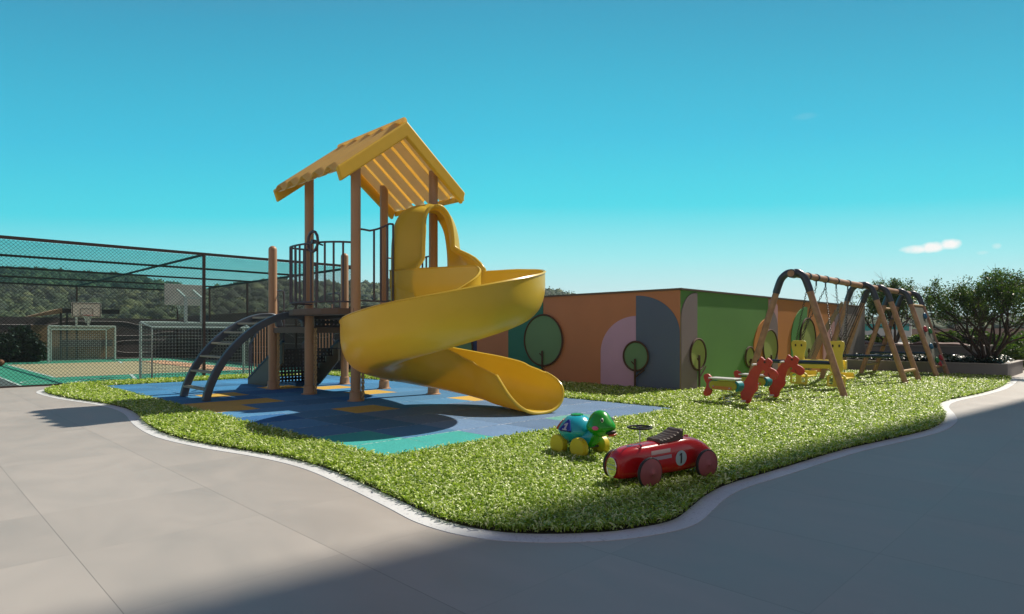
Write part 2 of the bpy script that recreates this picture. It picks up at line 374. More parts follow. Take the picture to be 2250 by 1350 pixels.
# ------------------------------------------------------------ ground, kerb, mat, court
KIN = [(4.6, 22.62), (3.85, 22.15), (3.3, 21.5), (2.98, 20.7), (2.92, 19.76), (3.05, 18.08), (3.42, 15.9), (3.45, 14.15), (3.14, 12.0), (3.04, 10.44), (3.2, 9.1), (3.48, 7.85), (3.58, 6.8), (3.48, 5.65), (3.36, 4.75), (3.28, 4.18),
       (3.33, 3.72), (3.52, 3.36), (3.87, 3.03), (4.22, 2.84), (4.64, 2.74), (5.12, 2.83), (5.57, 2.93), (6.15, 2.98), (7.13, 2.91), (9.05, 2.77), (10.37, 2.57), (11.91, 2.37), (13.32, 2.42),
       (14.46, 2.64), (15.91, 2.99), (17.32, 3.08), (19.7, 2.86), (21.98, 2.75), (24.8, 2.84), (27.02, 3.02), (27.4, 3.1)]
KC = catmull(KIN, 8)
def offset(P, d):
    out = []
    for i, p in enumerate(P):
        a = P[max(0, i - 1)]; b = P[min(len(P) - 1, i + 1)]; t = Vector((b[0] - a[0], b[1] - a[1])).normalized()
        out.append((p[0] + t.y * -d * -1 * -1, p[1] + t.x * d * -1 * -1) if False else (p[0] - t.y * d, p[1] + t.x * d))
    return out
KO = offset(KC, -.19)
BED = KC + [(27.4, 8.38), (14.6, 8.38), (14.6, 22.62)]

g = MB().add([(-480, -480, -.02), (640, -480, -.02), (640, 640, -.02), (-480, 640, -.02)], [(0, 1, 2, 3)])
g.build('ground', mat('far_ground', (.16, .15, .11), .9, var=.2, vscale=.05)); bpy.data.objects['ground']['kind'] = 'structure'
pv = MB().add([(-14, -14, 0), (48, -14, 0), (48, 22.78, 0), (-14, 22.78, 0)], [(0, 1, 2, 3)]).build('pavement', M['paving']); tag(pv, kind='structure')
ct = MB().add([(-8, 22.79, .0), (14.55, 22.79, .0), (14.55, 45.6, .0), (-8, 45.6, .0)], [(0, 1, 2, 3)]).build('court_ground', M['asphalt']); tag(ct, kind='structure')
c1 = MB()
def sheet(mb, x0, x1, y0, y1, z, mi): mb.add([(x0, y0, z), (x1, y0, z), (x1, y1, z), (x0, y1, z)], [(0, 1, 2, 3)], mi)
sheet(c1, 2.75, 13.2, 23.2, 43.2, .004, 0); sheet(c1, 4.12, 11.1, 26.8, 39.2, .008, 1)
for (x0, x1, y0, y1) in [(2.73, 2.81, 23.2, 43.2), (4.08, 4.16, 26.8, 39.2), (4.16, 11.1, 26.76, 26.84), (4.16, 11.1, 39.16, 39.24), (11.06, 11.14, 26.8, 39.2), (2.8, 13.2, 23.2, 23.27)]: sheet(c1, x0, x1, y0, y1, .012, 2)
for (a, b) in [((5.8, 23.4), (6.45, 26.7)), ((8.5, 36.9), (9.05, 39.9))]:
    a = Vector(a); b = Vector(b); n = (b - a).normalized(); n = Vector((n.y, -n.x)) * .06
    c1.add([(*(a + n), .016), (*(b + n), .016), (*(b - n), .016), (*(a - n), .016)], [(0, 1, 2, 3)], 2)
arc = [(3.9 + 1.0 * math.cos(q), 24.6 + 1.0 * math.sin(q)) for q in np.linspace(R(70), R(300), 24)]
arc2 = [(7.5 + 3.4 * math.cos(q), 23.3 + 2.6 * math.sin(q)) for q in np.linspace(R(8), R(172), 40)]
for A in (arc, arc2):
    B = offset(A, .055)
    for i in range(len(A) - 1): c1.add([(*A[i], .02), (*A[i + 1], .02), (*B[i + 1], .02), (*B[i], .02)], [(0, 1, 2, 3)], 2)
tag(c1.build('court_floor', [M['courtg'], M['courtt'], M['courtw']]), kind='structure')

kb = MB(); n = len(KC); vs = []
for i in range(n): vs += [(*KO[i], -.01), (*KO[i], .005), (*KC[i], .005), (*KC[i], -.01)]
kb.add(vs, [(4 * i + a, 4 * i + 4 + a, 4 * i + 4 + (a + 1) % 4, 4 * i + (a + 1) % 4) for i in range(n - 1) for a in range(3)])
tag(kb.build('kerb', M['kerb'], smooth=50), kind='structure')
bd = MB(); bd.add([(x, y, .006) for x, y in BED], [tuple(range(len(BED)))]); tag(bd.build('bed_soil', M['soil']), kind='structure')

MU0, MU1, MV0, MV1 = 4.32, 11.33, 6.52, 21.2
tilec = [((.04, .23, .43), (.01, .08, .3), (.09, .28, .6)), ((.06, .22, .38), (.02, .08, .28), (.12, .3, .6)), ((.12, .23, .38), (.04, .09, .25), (.22, .33, .6)),
         ((.03, .42, .38), (.01, .15, .15), (.15, .6, .55)), ((.66, .43, .07), (.3, .16, .02), (.65, .45, .1)), ((.11, .38, .33), (.05, .2, .2), (.3, .6, .5)), ((.015, .14, .35), (.01, .06, .25), (.06, .2, .5))]
TM = [speckle('rubber_%s' % nme, a, b, c, 170, .55, .85) for nme, (a, b, c) in zip(('blue', 'steel', 'slate', 'turquoise', 'ochre', 'mint', 'deep'), tilec)]
YEL = {(2, 4), (4, 9), (4, 7), (5, 4), (0, 7), (1, 7), (0, 6), (1, 9), (3, 10)}
TUR = {(0, 0): 3, (1, 0): 3, (0, 1): 3, (4, 0): 5}
for q_, k_ in ((0, .82), (0, 1.22), (1, .84), (1, 1.2), (2, .85), (2, 1.18)):
    a_, b_, c_ = tilec[q_]; sc_ = lambda v, k=k_: tuple(min(1, x * k) for x in v)
    TM.append(speckle('rubber_shade', sc_(a_), sc_(b_), sc_(c_), 170, .55, .85))
tb = MB(); tr_ = random.Random(4)
for i in range(7):
    for j in range(15):
        x0 = MU0 + i * 1.0014; y0 = MV0 + j; y1 = min(y0 + 1, MV1)
        mi = 4 if (i, j) in YEL else TUR.get((i, j))
        if mi is None:
            base_ = 2 if j < 4 and i > 1 else (1 if j < 8 else 0)
            mi = tr_.choice([base_, base_, 7 + 2 * base_, 8 + 2 * base_, base_])
            if tr_.random() < .12 and j > 3: mi = 6
        tb.box(((x0 + .5007), (y0 + y1) / 2, .022), (1.0014 - .005, y1 - y0 - .018, .03), mi=mi)
tiles = tb.build('rubber_tiles', TM, bevel=.003); tag(tiles, kind='structure')
jm = speckle('tile_joint', (.45, .5, .52), (.05, .08, .12), (.85, .85, .8), 30, 1.0, .9, .55)
tag(MB().box(((MU0 + MU1) / 2, (MV0 + MV1) / 2, .0205), (MU1 - MU0 - .01, MV1 - MV0 - .02, .030)).build('tile_bed', jm), kind='structure')

# ------------------------------------------------------------ grass blades (uncountable: one object)
GR = leafmat('grass_blade', (.08, .17, .01), (.38, .53, .05), (.92, .95, .62), .32, .38)
def make_grass():
    xs = []; ys = []; sc = []
    x0, x1, y0, y1 = 2.6, 27.4, 2.2, 22.6
    for (dmin, dmax, dens, s) in [(0, 6.5, 5200, 1.0), (6.5, 9, 4300, 1.15), (9, 13, 2600, 1.5), (13, 18, 1700, 2.0), (18, 30, 1000, 2.6)]:
        nn = int((x1 - x0) * (y1 - y0) * dens); x = rng.uniform(x0, x1, nn); y = rng.uniform(y0, y1, nn); d = (x + y) * .7071
        k = (d >= dmin) & (d < dmax); x = x[k]; y = y[k]
        k = ~((x > MU0 - .0) & (x < MU1 + .0) & (y > MV0 - .0) & (y < MV1 + .0)); x = x[k]; y = y[k]
        k = inpoly(x, y, BED); x = x[k]; y = y[k]; xs.append(x); ys.append(y); sc.append(np.full(len(x), s))
    x = np.concatenate(xs); y = np.concatenate(ys); s = np.concatenate(sc); nn = len(x)
    th = rng.uniform(0, 2 * np.pi, nn); ln = rng.uniform(.042, .085, nn) * (s ** .5); w = rng.uniform(.0038, .0078, nn) * s
    tilt = rng.uniform(.75, 1.35, nn); rise = np.cos(tilt) * ln; run = np.sin(tilt) * ln
    ph = rng.uniform(.2, .8, nn); base = rng.uniform(.0, .045, nn)
    dx, dy = np.cos(th), np.sin(th); rx, ry = -dy, dx
    V = np.zeros((nn, 7, 3), np.float32); rnd = rng.beta(1.6, 1.5, nn)
    tw = rng.uniform(-.7, .7, nn)
    for k, (f, h, ww) in enumerate([(0, 0, .6), (.22, .70, .95), (.62, 1.02, 1.0), (1.0, .92, 0)]):
        px = x + dx * run * f; py = y + dy * run * f; pz = base + rise * h + .004
        if k < 3:
            V[:, 2 * k, 0] = px + rx * w * ww; V[:, 2 * k, 1] = py + ry * w * ww; V[:, 2 * k, 2] = pz + tw * w * ww
            V[:, 2 * k + 1, 0] = px - rx * w * ww; V[:, 2 * k + 1, 1] = py - ry * w * ww; V[:, 2 * k + 1, 2] = pz - tw * w * ww
        else: V[:, 6, 0] = px; V[:, 6, 1] = py; V[:, 6, 2] = pz
    b = (np.arange(nn) * 7)[:, None]
    F = np.concatenate([b + np.array([[0, 1, 3, 2]]), b + np.array([[2, 3, 5, 4]]), b + np.array([[4, 5, 6]])], 1).ravel()
    lp = np.tile([4, 4, 3], nn)
    o = npmesh('grass', V.reshape(-1, 3), F, lp, [GR], attr=np.repeat(rnd, 7))
    tag(o, 'short springy green grass filling the kerbed play bed', 'grass', kind='stuff'); print('grass blades', nn)
make_grass()
#__PART2__
# ------------------------------------------------------------ play structure
PB = (8.56, 13.55, .037)
T = empty('play_structure', PB, 0, 'tall play tower with yellow roof and spiral yellow slide on the blue mat', 'play structure')
A_, B_, C_, D_, E_, F_ = (7.46, 12.45), (7.46, 14.65), (9.66, 14.65), (9.66, 12.45), (7.46, 16.75), (9.66, 16.75)
RU, RZ, SL = 8.56, 6.50, (6.50 - 5.10) / 1.80
def roofz(u): return RZ - abs(u - RU) * SL
for (u, v) in (A_, B_, C_, D_, E_, F_):
    mb = MB(PB); short = (v > 16)
    top = 3.96 if short else roofz(u) - .03
    r = .112
    pr = [(.19, .037), (.19, .052), (.155, .06), (.145, .075), (.135, .22), (.135, .25), (r, .262)]
    pr += [(r, top - r)] + [(r * math.cos(a), top - r + r * math.sin(a)) for a in np.linspace(.2, 1.5, 7)] if short else [(r, top)]
    mb.lathe(pr, (u, v, 0), 28); mb.build('post', M['post'], T, smooth=True)
# upper deck with bulges both sides
def bulge(side):  # side -1: -u side, +1: +u side
    c = [(0, -1.0), (-.30, -.85), (-.55, -.55), (-.68, -.1), (-.74, .45), (-.62, .92), (0, 1.05)]
    return [((7.46 if side < 0 else 9.66) + (x if side < 0 else -x), 13.55 + y) for x, y in c]
poly = [(7.36, 12.38), *bulge(-1), (7.36, 14.72), (9.76, 14.72), *bulge(1)[::-1], (9.76, 12.38)]
mb = MB(PB); mb.prism(poly, (0, 0, 1.99), (1, 0, 0), (0, 1, 0), .14); mb.build('deck', M['deck'], T, bevel=.01)
mb = MB(PB); mb.box((8.56, 13.55, 1.95), (2.0, 2.0, .08)); mb.box((8.56, 15.7, 1.62), (2.0, 2.0, .04)); mb.build('deck_underframe', M['perf'], T)
mb = MB(PB)
for (a, b) in [((7.46, 14.76), (7.46, 16.64)), ((9.66, 14.76), (9.66, 16.64)), ((7.57, 16.75), (9.55, 16.75)), ((7.57, 14.65), (9.55, 14.65))]:
    c = ((a[0] + b[0]) / 2, (a[1] + b[1]) / 2, 1.645); mb.box(c, (abs(a[0] - b[0]) + .06, abs(a[1] - b[1]) + .06 if a[0] == b[0] else .06, .15))
mb.build('lower_deck_frame', M['deck'], T, bevel=.006)

def perfplate(mb, o, ax, ay, nx, ny, cell, r):
    o, ax, ay = Vector(o), Vector(ax), Vector(ay)
    for i in range(nx):
        for j in range(ny):
            c = o + ax * (i + .5) * cell + ay * (j + .5) * cell; h = cell / 2
            out = [(h, 0), (h, h), (0, h), (-h, h), (-h, 0), (-h, -h), (0, -h), (h, -h)]
            inn = [(r * math.cos(k * math.pi / 4), r * math.sin(k * math.pi / 4)) for k in range(8)]
            vs = [c + ax * x + ay * y for x, y in out + inn]
            mb.add(vs, [(k, (k + 1) % 8, 8 + (k + 1) % 8, 8 + k) for k in range(8)])
# perforated riser between the two decks
mb = MB(PB); perfplate(mb, (7.60, 14.62, 1.73), (1, 0, 0), (0, 0, 1), 17, 2, .115, .024); mb.build('step_riser', M['perf'], T, solid=.006)
mb = MB(PB); perfplate(mb, (7.52, 14.8, 1.735), (1, 0, 0), (0, 1, 0), 18, 16, .116, .026); mb.build('lower_deck', M['perf'], T, solid=.006)

# stairs
ST = empty('staircase', (8.55 - PB[0], 17.7 - PB[1], 0)); ST.parent = T
SO = (8.55, 17.7, PB[2])
for k in range(5):
    v0 = 18.62 - k * .42; z0 = .04 + k * .215
    mb = MB(SO); perfplate(mb, (7.74, v0, z0), (1, 0, 0), (0, 0, 1), 15, 2, .1075, .024); mb.build('riser', M['perf'], ST, solid=.006)
    mb = MB(SO); perfplate(mb, (7.74, v0 - .42, z0 + .218), (1, 0, 0), (0, 1, 0), 15, 4, .1055, .026); mb.box((8.55, v0 - .42, z0 + .22), (1.62, .03, .03)); mb.build('tread', M['perf'], ST, solid=.006)
for u in (7.70, 9.40):
    mb = MB(SO); pl = [(18.98, .037), (18.98, .20), (16.62, 1.32), (16.62, .76), (17.72, .037)]
    mb.prism(pl, (u - .02, 0, 0), (0, 1, 0), (0, 0, 1), .04); mb.build('stringer', M['olive'], ST, bevel=.005)
    mb = MB(SO); mb.bar((u, 18.95, .20), (u, 16.62, 1.34), .07, .06); mb.build('stringer_rail', M['blued'], ST)
    mb = MB(SO)
    rail = catmull([(u, 18.9, .037), (u, 18.9, 1.1), (u, 18.82, 1.28), (u, 18.6, 1.42), (u, 17.2, 2.3)], 6); mb.tube(rail, .022, 8)
    mb.tube([(u, 18.75, .037), (u, 18.75, 1.25)], .02, 8)
    hp = catmull([(u, 17.2, 2.3), (u, 17.0, 2.42), (u, 16.95, 2.6), (u, 16.95, 2.68), (u, 17.0, 2.74), (u, 17.25, 2.74), (u, 16.75, 2.74), (u, 16.62, 2.7), (u, 16.58, 2.6), (u, 16.58, 1.5), (u, 16.65, 1.38), (u, 16.85, 1.32), (u, 17.0, 1.4)][3:], 5); mb.tube(hp, .022, 8)
    mb.tube([(u, 16.95, 1.2), (u, 16.95, 2.7)], .02, 8)
    mb.build('handrail', M['steel'], ST, smooth=True)
    for k in range(9):
        v = 18.55 - k * .19; f = (18.9 - v) / 2.3
        mb = MB(SO); mb.tube([(u, v, .22 + (18.95 - v) * .49), (u, v, 1.44 + (18.6 - v) * .63)], .014, 6); mb.build('baluster', M['post'], ST)

# railings of the upper deck
def railing(name, path, z0, z1, bars, top_fn=None, r=.023):
    P = [Vector((x, y, 0)) for x, y in catmull(path, 6)]; cum = [0]
    for a, b in zip(P, P[1:]): cum.append(cum[-1] + (b - a).length)
    def at(f):
        d = f * cum[-1]
        for i in range(len(P) - 1):
            if cum[i + 1] >= d: return P[i].lerp(P[i + 1], (d - cum[i]) / max(1e-6, cum[i + 1] - cum[i]))
        return P[-1]
    tf = top_fn or (lambda f: z1)
    mb = MB(PB); top = [at(f) + Vector((0, 0, tf(f))) for f in np.linspace(0, 1, 40)]; mb.tube(top, r, 10)
    o = mb.build(name, M['steel'], T, smooth=True)
    mb = MB(PB); mb.tube([at(f) + Vector((0, 0, z0)) for f in np.linspace(0, 1, 40)], r * .85, 10); mb.build('bottom_rail', M['steel'], o, smooth=True)
    for f in bars:
        b = MB(PB); p = at(f); b.tube([p + Vector((0, 0, z0 if f not in (0, 1) else 2.13)), p + Vector((0, 0, tf(f)))], .025, 8); b.build('bar', M['steel'], o, smooth=True)
    return o
bl = [(7.46, 12.58), *bulge(-1)[1:-1], (7.46, 14.5)]; bl = [(x + (.06 if x < 7.4 else 0), y) for x, y in bl]
rl = railing('railing', bl, 2.28, 3.63, [i / 13 for i in range(1, 13)])
bw = [(9.66, 12.6), *[(x - .06, y) for x, y in bulge(1)[1:-1]], (9.66, 14.5)]
railing('railing', bw, 2.28, 3.63, [i / 13 for i in range(1, 13)])
railing('railing', [(7.56, 12.4), (7.9, 12.32), (8.15, 12.28), (8.36, 12.30)], 2.30, 4.0, [.38, .58, .79, 1.0], lambda f: 3.90 + .02 * math.cos(f * 6) + (.20 * max(0, f - .25) / .6 if f < .85 else .20))
railing('railing', [(7.56, 14.72), (7.62, 14.8), (7.75, 14.85)], 2.2, 3.3, [.5, 1.0])
# steering wheel on the railing
mb = MB((6.86, 13.30, 3.66)); c = Vector((6.86, 13.30, 3.66))
ring_ = [c + Vector((0, .235 * math.cos(a), .235 * math.sin(a))) for a in np.linspace(0, 2 * math.pi, 13)[:-1]]
mb.tube(ring_, .033, 8, closed=True)
mb.tube([c - Vector((0, .23, 0)), c + Vector((0, .23, 0))], .016, 6)
mb.lathe([(.05, -.03), (.05, .06)], c, 12, axis='X'); mb.tube([c, c + Vector((.25, 0, -.06))], .02, 8)
w = mb.build('steering_wheel', M['steel'], T, smooth=True); w.location = (6.86 - PB[0], 13.30 - PB[1], 3.66 - PB[2])

# roof
RF = MB(PB)
V0, V1 = 12.10, 15.12
# smooth under sheet + corrugated top sheets
def wave(v):
    t = ((v - V0) / .605) % 1.0; s = .5 - .5 * math.cos(2 * math.pi * (t ** 1.25)); return s
rf = MB(PB)
for sgn in (-1, 1):
    nv, nu = 96, 10; vs = []; fs = []
    for i in range(nv + 1):
        v = V0 + .02 + (V1 - V0 - .04) * i / nv
        for j in range(nu + 1):
            f = j / nu; u = RU + sgn * f * (1.80 if sgn < 0 else 1.78); vs.append((u, v, RZ - f * 1.8 * SL + .0 + .15 * wave(v) - .06))
    for i in range(nv):
        for j in range(nu): a = i * (nu + 1) + j; fs.append((a, a + 1, a + nu + 2, a + nu + 1))
    rf.add(vs, fs, 0)
roof = rf.build('roof', M['roof'], T, smooth=60, solid=.02)
# underside: pale boards with raised orange ribs
ub = MB(PB); rb = MB(PB)
for sgn in (-1, 1):
    for k in range(10):
        v = V0 + .05 + k * .293
        mbx = ub if k % 2 == 0 else rb; w_ = .225 if k % 2 == 0 else .06
        hw = .225 if k % 2 == 0 else .068
        a = Vector((RU + sgn * .02, v + (.11 if k % 2 == 0 else .11), RZ - .075)); b = Vector((RU + sgn * 1.74, a.y, RZ - .075 - 1.74 * SL))
        mbx.bar(a, b, hw * 1.05 if k % 2 == 0 else .10, .02, up=(0, 0, 1)) if False else None
        nn = Vector((sgn * SL, 0, 1)).normalized()
        y0, y1 = (v, v + .225) if k % 2 == 0 else (v - .068 + .0, v + .0)
    for k in range(6):
        y0 = V0 + .04 + k * .50; y1 = min(y0 + .36, V1 - .04)
        if y1 > y0:
            pz = lambda u: RZ - abs(u - RU) * SL - .10
            u0, u1 = RU + sgn * .01, RU + sgn * 1.73
            ub.add([(u0, y0, pz(u0)), (u1, y0, pz(u1)), (u1, y1, pz(u1)), (u0, y1, pz(u0)), (u0, y0, pz(u0) + .02), (u1, y0, pz(u1) + .02), (u1, y1, pz(u1) + .02), (u0, y1, pz(u0) + .02)],
                   [(0, 1, 2, 3), (4, 5, 6, 7), (0, 1, 5, 4), (1, 2, 6, 5), (2, 3, 7, 6), (3, 0, 4, 7)])
        y0, y1 = y1, min(y1 + .14, V1 - .03)
        if y1 > y0:
            pz = lambda u: RZ - abs(u - RU) * SL - .125
            rb.add([(u0, y0, pz(u0) + .03), (u1, y0, pz(u1) + .03), (u1, (y0 + y1) / 2, pz(u1)), (u0, (y0 + y1) / 2, pz(u0)), (u1, y1, pz(u1) + .03), (u0, y1, pz(u0) + .03)], [(0, 1, 2, 3), (3, 2, 4, 5)])
ub.build('soffit', M['roofpale'], roof); None
for v in (V0 - .02, V1 + .02):
    mb = MB(PB)
    for sgn in (-1, 1):
        p = [(RU, RZ + .02), (RU + sgn * 1.80, RZ + .02 - 1.8 * SL), (RU + sgn * 1.80 - sgn * .10, RZ - .27 - 1.8 * SL), (RU, RZ - .36)]
        mb.prism(p if sgn > 0 else p[::-1], (0, v - .06, 0), (1, 0, 0), (0, 0, 1), -.12)
    mb.build('gable_board', M['fascia'], roof, bevel=.035, merge=True)
mb = MB(PB)
mb.bar((RU + 1.79, V0, RZ - .10 - 1.8 * SL), (RU + 1.79, V1, RZ - .10 - 1.8 * SL), .06, .14); mb.build('eave_board', M['fascia'], roof, bevel=.015)
mb = MB(PB); mb.tube([(RU, V0 + .02, RZ + .06), (RU, V1 - .02, RZ + .06)], .07, 12); mb.build('ridge_cap', M['roof'], roof, smooth=True)

# arched ladder
def archpath(v):
    c = [(5.03, .037), (5.06, .18), (5.13, .40), (5.30, .76), (5.56, 1.14), (5.92, 1.50), (6.34, 1.79), (6.78, 1.97), (7.16, 2.01), (7.34, 1.93), (7.40, 1.74)]
    return [(x, v, z) for x, z in catmull(c, 4)]
AL = empty('arched_ladder', (5.03 - PB[0], 15.48 - PB[1], 0)); AL.parent = T; AO = (5.03, 15.48, PB[2])
for v in (14.74, 16.22):
    mb = MB(AO); P = [Vector(p) for p in archpath(v)]; vs = []; fs = []
    for i, p in enumerate(P):
        t = (P[min(i + 1, len(P) - 1)] - P[max(0, i - 1)]).normalized(); nn = Vector((-t.z, 0, t.x)); w2 = .082
        for (a, b) in ((-.065, -w2), (.065, -w2), (.065, w2), (-.065, w2)): vs.append(p + Vector((0, a, 0)) + nn * b)
    for i in range(len(P) - 1):
        for k in range(4): fs.append((4 * i + k, 4 * i + (k + 1) % 4, 4 * i + 4 + (k + 1) % 4, 4 * i + 4 + k))
    fs += [(3, 2, 1, 0), tuple(4 * (len(P) - 1) + k for k in range(4))]; mb.add(vs, fs); mb.build('side_rail', M['arch'], AL, bevel=.018, smooth=30)
pp = [Vector(p) for p in archpath(0)]
cum = [0]
for a, b in zip(pp, pp[1:]): cum.append(cum[-1] + (b - a).length)
for k in range(7):
    d = .26 + k * .405
    i = max(j for j in range(len(cum)) if cum[j] <= d); i = min(i, len(pp) - 2); p = pp[i].lerp(pp[i + 1], (d - cum[i]) / (cum[i + 1] - cum[i]))
    mb = MB(AO); mb.box((p.x, 15.48, p.z), (.17, 1.40, .045)); mb.build('rung', M['rung'], AL, bevel=.008)

# climbing ropes twisted down the inner side of three posts
for (u, v) in (A_, B_, E_):
    mb = MB(PB)
    ax = Vector((u + .085, v - .16, 0))
    for ph in (0, math.pi):
        pts = [ax + Vector((.022 * math.cos(z * 26 + ph), .022 * math.sin(z * 26 + ph), z)) for z in np.arange(.06, 1.70, .025)]
        mb.tube(pts, .020, 6)
    mb.build('rope', M['woodl'], T, smooth=True)

# spiral slide
Cc = Vector((7.53, 9.36)); Rm = 1.30
ctrl = [(9.02, 12.46, 2.13), (9.02, 12.0, 2.12), (9.01, 11.4, 2.10), (8.98, 10.8, 2.07), (8.93, 10.2, 2.04)]
zt = {0: 2.00, 22.5: 1.94, 45: 1.84, 67.5: 1.71, 90: 1.57, 112.5: 1.42, 135: 1.27, 157.5: 1.14, 180: 1.01, 202.5: .90, 225: .79, 247.5: .68, 270: .57, 292.5: .46, 315: .36, 337.5: .27, 360: .20}
for a, z in zt.items():
    q = R(-a); ctrl.append((Cc.x + Rm * math.cos(q), Cc.y + Rm * math.sin(q), z))
ctrl += [(8.80, 8.9, .135), (8.77, 8.5, .105), (8.73, 8.15, .085), (8.70, 7.90, .075)]
SP = [Vector(p) for p in catmull(ctrl, 6)]
prof = [(-.60, .90), (-.60, .66), (-.585, .47), (-.53, .29), (-.43, .145), (-.28, .045), (-.10, .004), (.10, .004), (.28, .045), (.43, .145), (.53, .29), (.585, .47), (.60, .66), (.60, .90)]
prof = catmull(prof, 3)
nP = len(SP); cums = [0]
for a, b in zip(SP, SP[1:]): cums.append(cums[-1] + (b - a).length)
LT = cums[-1]
sl = MB(PB); vs = []; fs = []
th = .028; npf = len(prof)
normal = []
for i in range(npf):
    a = prof[max(0, i - 1)]; b = prof[min(npf - 1, i + 1)]; t = Vector((b[0] - a[0], b[1] - a[1])).normalized(); normal.append(Vector((t.y, -t.x)))
def wallscale(s):
    rem = LT - s
    y = min(1, max(0, (rem - .2) / 2.8)); return .76 + .24 * y
ring = npf * 2 + 6
for i, p in enumerate(SP):
    t = SP[min(i + 1, nP - 1)] - SP[max(0, i - 1)]; h = Vector((t.x, t.y, 0)).normalized(); lat = Vector((-h.y, h.x, 0))   # left of travel = outer (clockwise run)
    ws = wallscale(cums[i]); rem = LT - cums[i]
    fwd = 0
    loop = []
    nar = 1.0
    for (x, z) in prof:
        zz = z * ws
        loop.append((x * nar, zz))
    inner = [(x - normal[k][0] * 0, z) for k, (x, z) in enumerate(loop)]
    outer = [(x + normal[k][0] * th, z + normal[k][1] * th) for k, (x, z) in enumerate(loop)]
    lipL = [(loop[0][0] - th * 1.0 - .02, loop[0][1] + .006), (loop[0][0] - th * .5 - .012, loop[0][1] + .03), (loop[0][0] + .006, loop[0][1] + .016)]
    lipR = [(loop[-1][0] - .006, loop[-1][1] + .016), (loop[-1][0] + th * .5 + .012, loop[-1][1] + .03), (loop[-1][0] + th + .02, loop[-1][1] + .006)]
    full = inner + lipR + outer[::-1] + lipL
    q = max(0, 1 - rem / 1.5) ** 1.6; wd = 1 + .42 * max(0, 1 - cums[i] / 1.7) ** 1.5; sx = .24 * max(0, 1 - cums[i] / 1.7) ** 1.5
    for (x, z) in full:
        zr = min(1, max(0, z / .69)); near = (x < 0)
        cut = (.62 * zr ** 1.25 if near else .10 * zr + .50 * zr ** 5)
        vs.append(p + lat * (x * wd + sx) + Vector((0, 0, z)) - h * cut * q)
for i in range(nP - 1):
    for k in range(ring): l = (k + 1) % ring; fs.append((i * ring + k, i * ring + l, (i + 1) * ring + l, (i + 1) * ring + k))
def capstrip(off, rev):
    f = []
    for k in range(npf - 1): f.append((off + k, off + k + 1, off + npf + 3 + (npf - 2 - k), off + npf + 3 + (npf - 1 - k)))
    f.append((off + npf - 1, off + npf, off + npf + 1, off + npf + 2, off + npf + 3)); f.append((off + 2 * npf + 2, off + 2 * npf + 3, off + 2 * npf + 4, off + 2 * npf + 5, off))
    return [q[::-1] for q in f] if rev else f
fs += capstrip(0, True) + capstrip((nP - 1) * ring, False)
sl.add(vs, fs)
slide = sl.build('slide', M['yellow'], T, smooth=60)
# rolled edge at the mouth of the slide
mb = MB(PB); e0 = (nP - 1) * ring
mb.tube([(vs[e0 + k] + vs[e0 + 2 * npf + 2 - k]) / 2 for k in range(npf)], .03, 8); mb.build('mouth_edge', M['yellow'], slide, smooth=True)

# hood over the top of the slide
def hood_outline():
    pts = [(8.40, 2.14), (8.40, 2.7), (8.40, 3.3), (8.42, 3.75), (8.50, 4.14), (8.68, 4.42), (8.94, 4.58), (9.22, 4.63), (9.50, 4.58), (9.78, 4.42), (9.97, 4.14), (10.06, 3.75), (10.10, 3.3), (10.10, 2.7), (10.10, 2.14)]
    return catmull(pts, 4)
HO = hood_outline(); hm = MB(PB); vs = []; fs = []; NT = 18
def sm(x): x = min(1, max(0, x)); return x * x * (3 - 2 * x)
for k, (u, z) in enumerate(HO):
    left = u < 9.22
    win = sm((z - 2.75) / .6) if left else sm((z - 3.15) / .5)
    vf = 11.55 + (.10 * sm((z - 3.9) / .6)) if left else 11.54 - 1.05 * sm((3.72 - z) / .74)
    for j in range(NT + 1):
        t = j / NT; v = 12.42 + (vf - 12.42) * t
        s = sm((t - (.12 if left else .34)) / (.70 if left else .62)); lipf = .05 * sm((t - .82) / .18)
        # funnel target: a narrow arch 0.7 m wide
        tu = 9.12 + (u - 9.24) * (.48 + lipf); tz = 2.9 + (z - 2.9) * (.90 + lipf) if z > 2.9 else z
        fu = u + (tu - u) * s * win; fz = z + (tz - z) * s * win
        if win < 1:
            gu = (u + ((8.44 if left else 9.60) - u) * (sm(t) if left else t ** 1.5))
            fu = fu * win + gu * (1 - win)
        bz_ = math.sin(math.pi * min(1, t * 1.15)) if t < .87 else 0
        if not left: fu += .13 * bz_ * sm((z - 3.0) / .5) * (1 if u > 9.6 else (u - 9.22) / .38)
        fz += .05 * bz_ * sm((z - 4.1) / .4)
        vs.append((fu, v, fz))
for k in range(len(HO) - 1):
    for j in range(NT): a = k * (NT + 1) + j; fs.append((a, a + 1, a + NT + 2, a + NT + 1))
hm.add(vs, fs); hood = hm.build('hood', M['yellow'], slide, smooth=80, solid=.035)
mb = MB(PB); mb.tube([vs[k * (NT + 1) + NT] for k in range(6, len(HO) - 5)], .048, 10); mb.build('hood_edge', M['yellow'], slide, smooth=True)
mb = MB(PB)
mb.box((8.44, 12.43, 2.55), (.10, .05, 1.0)); mb.build('mount_flange', M['yellow'], slide, bevel=.01)
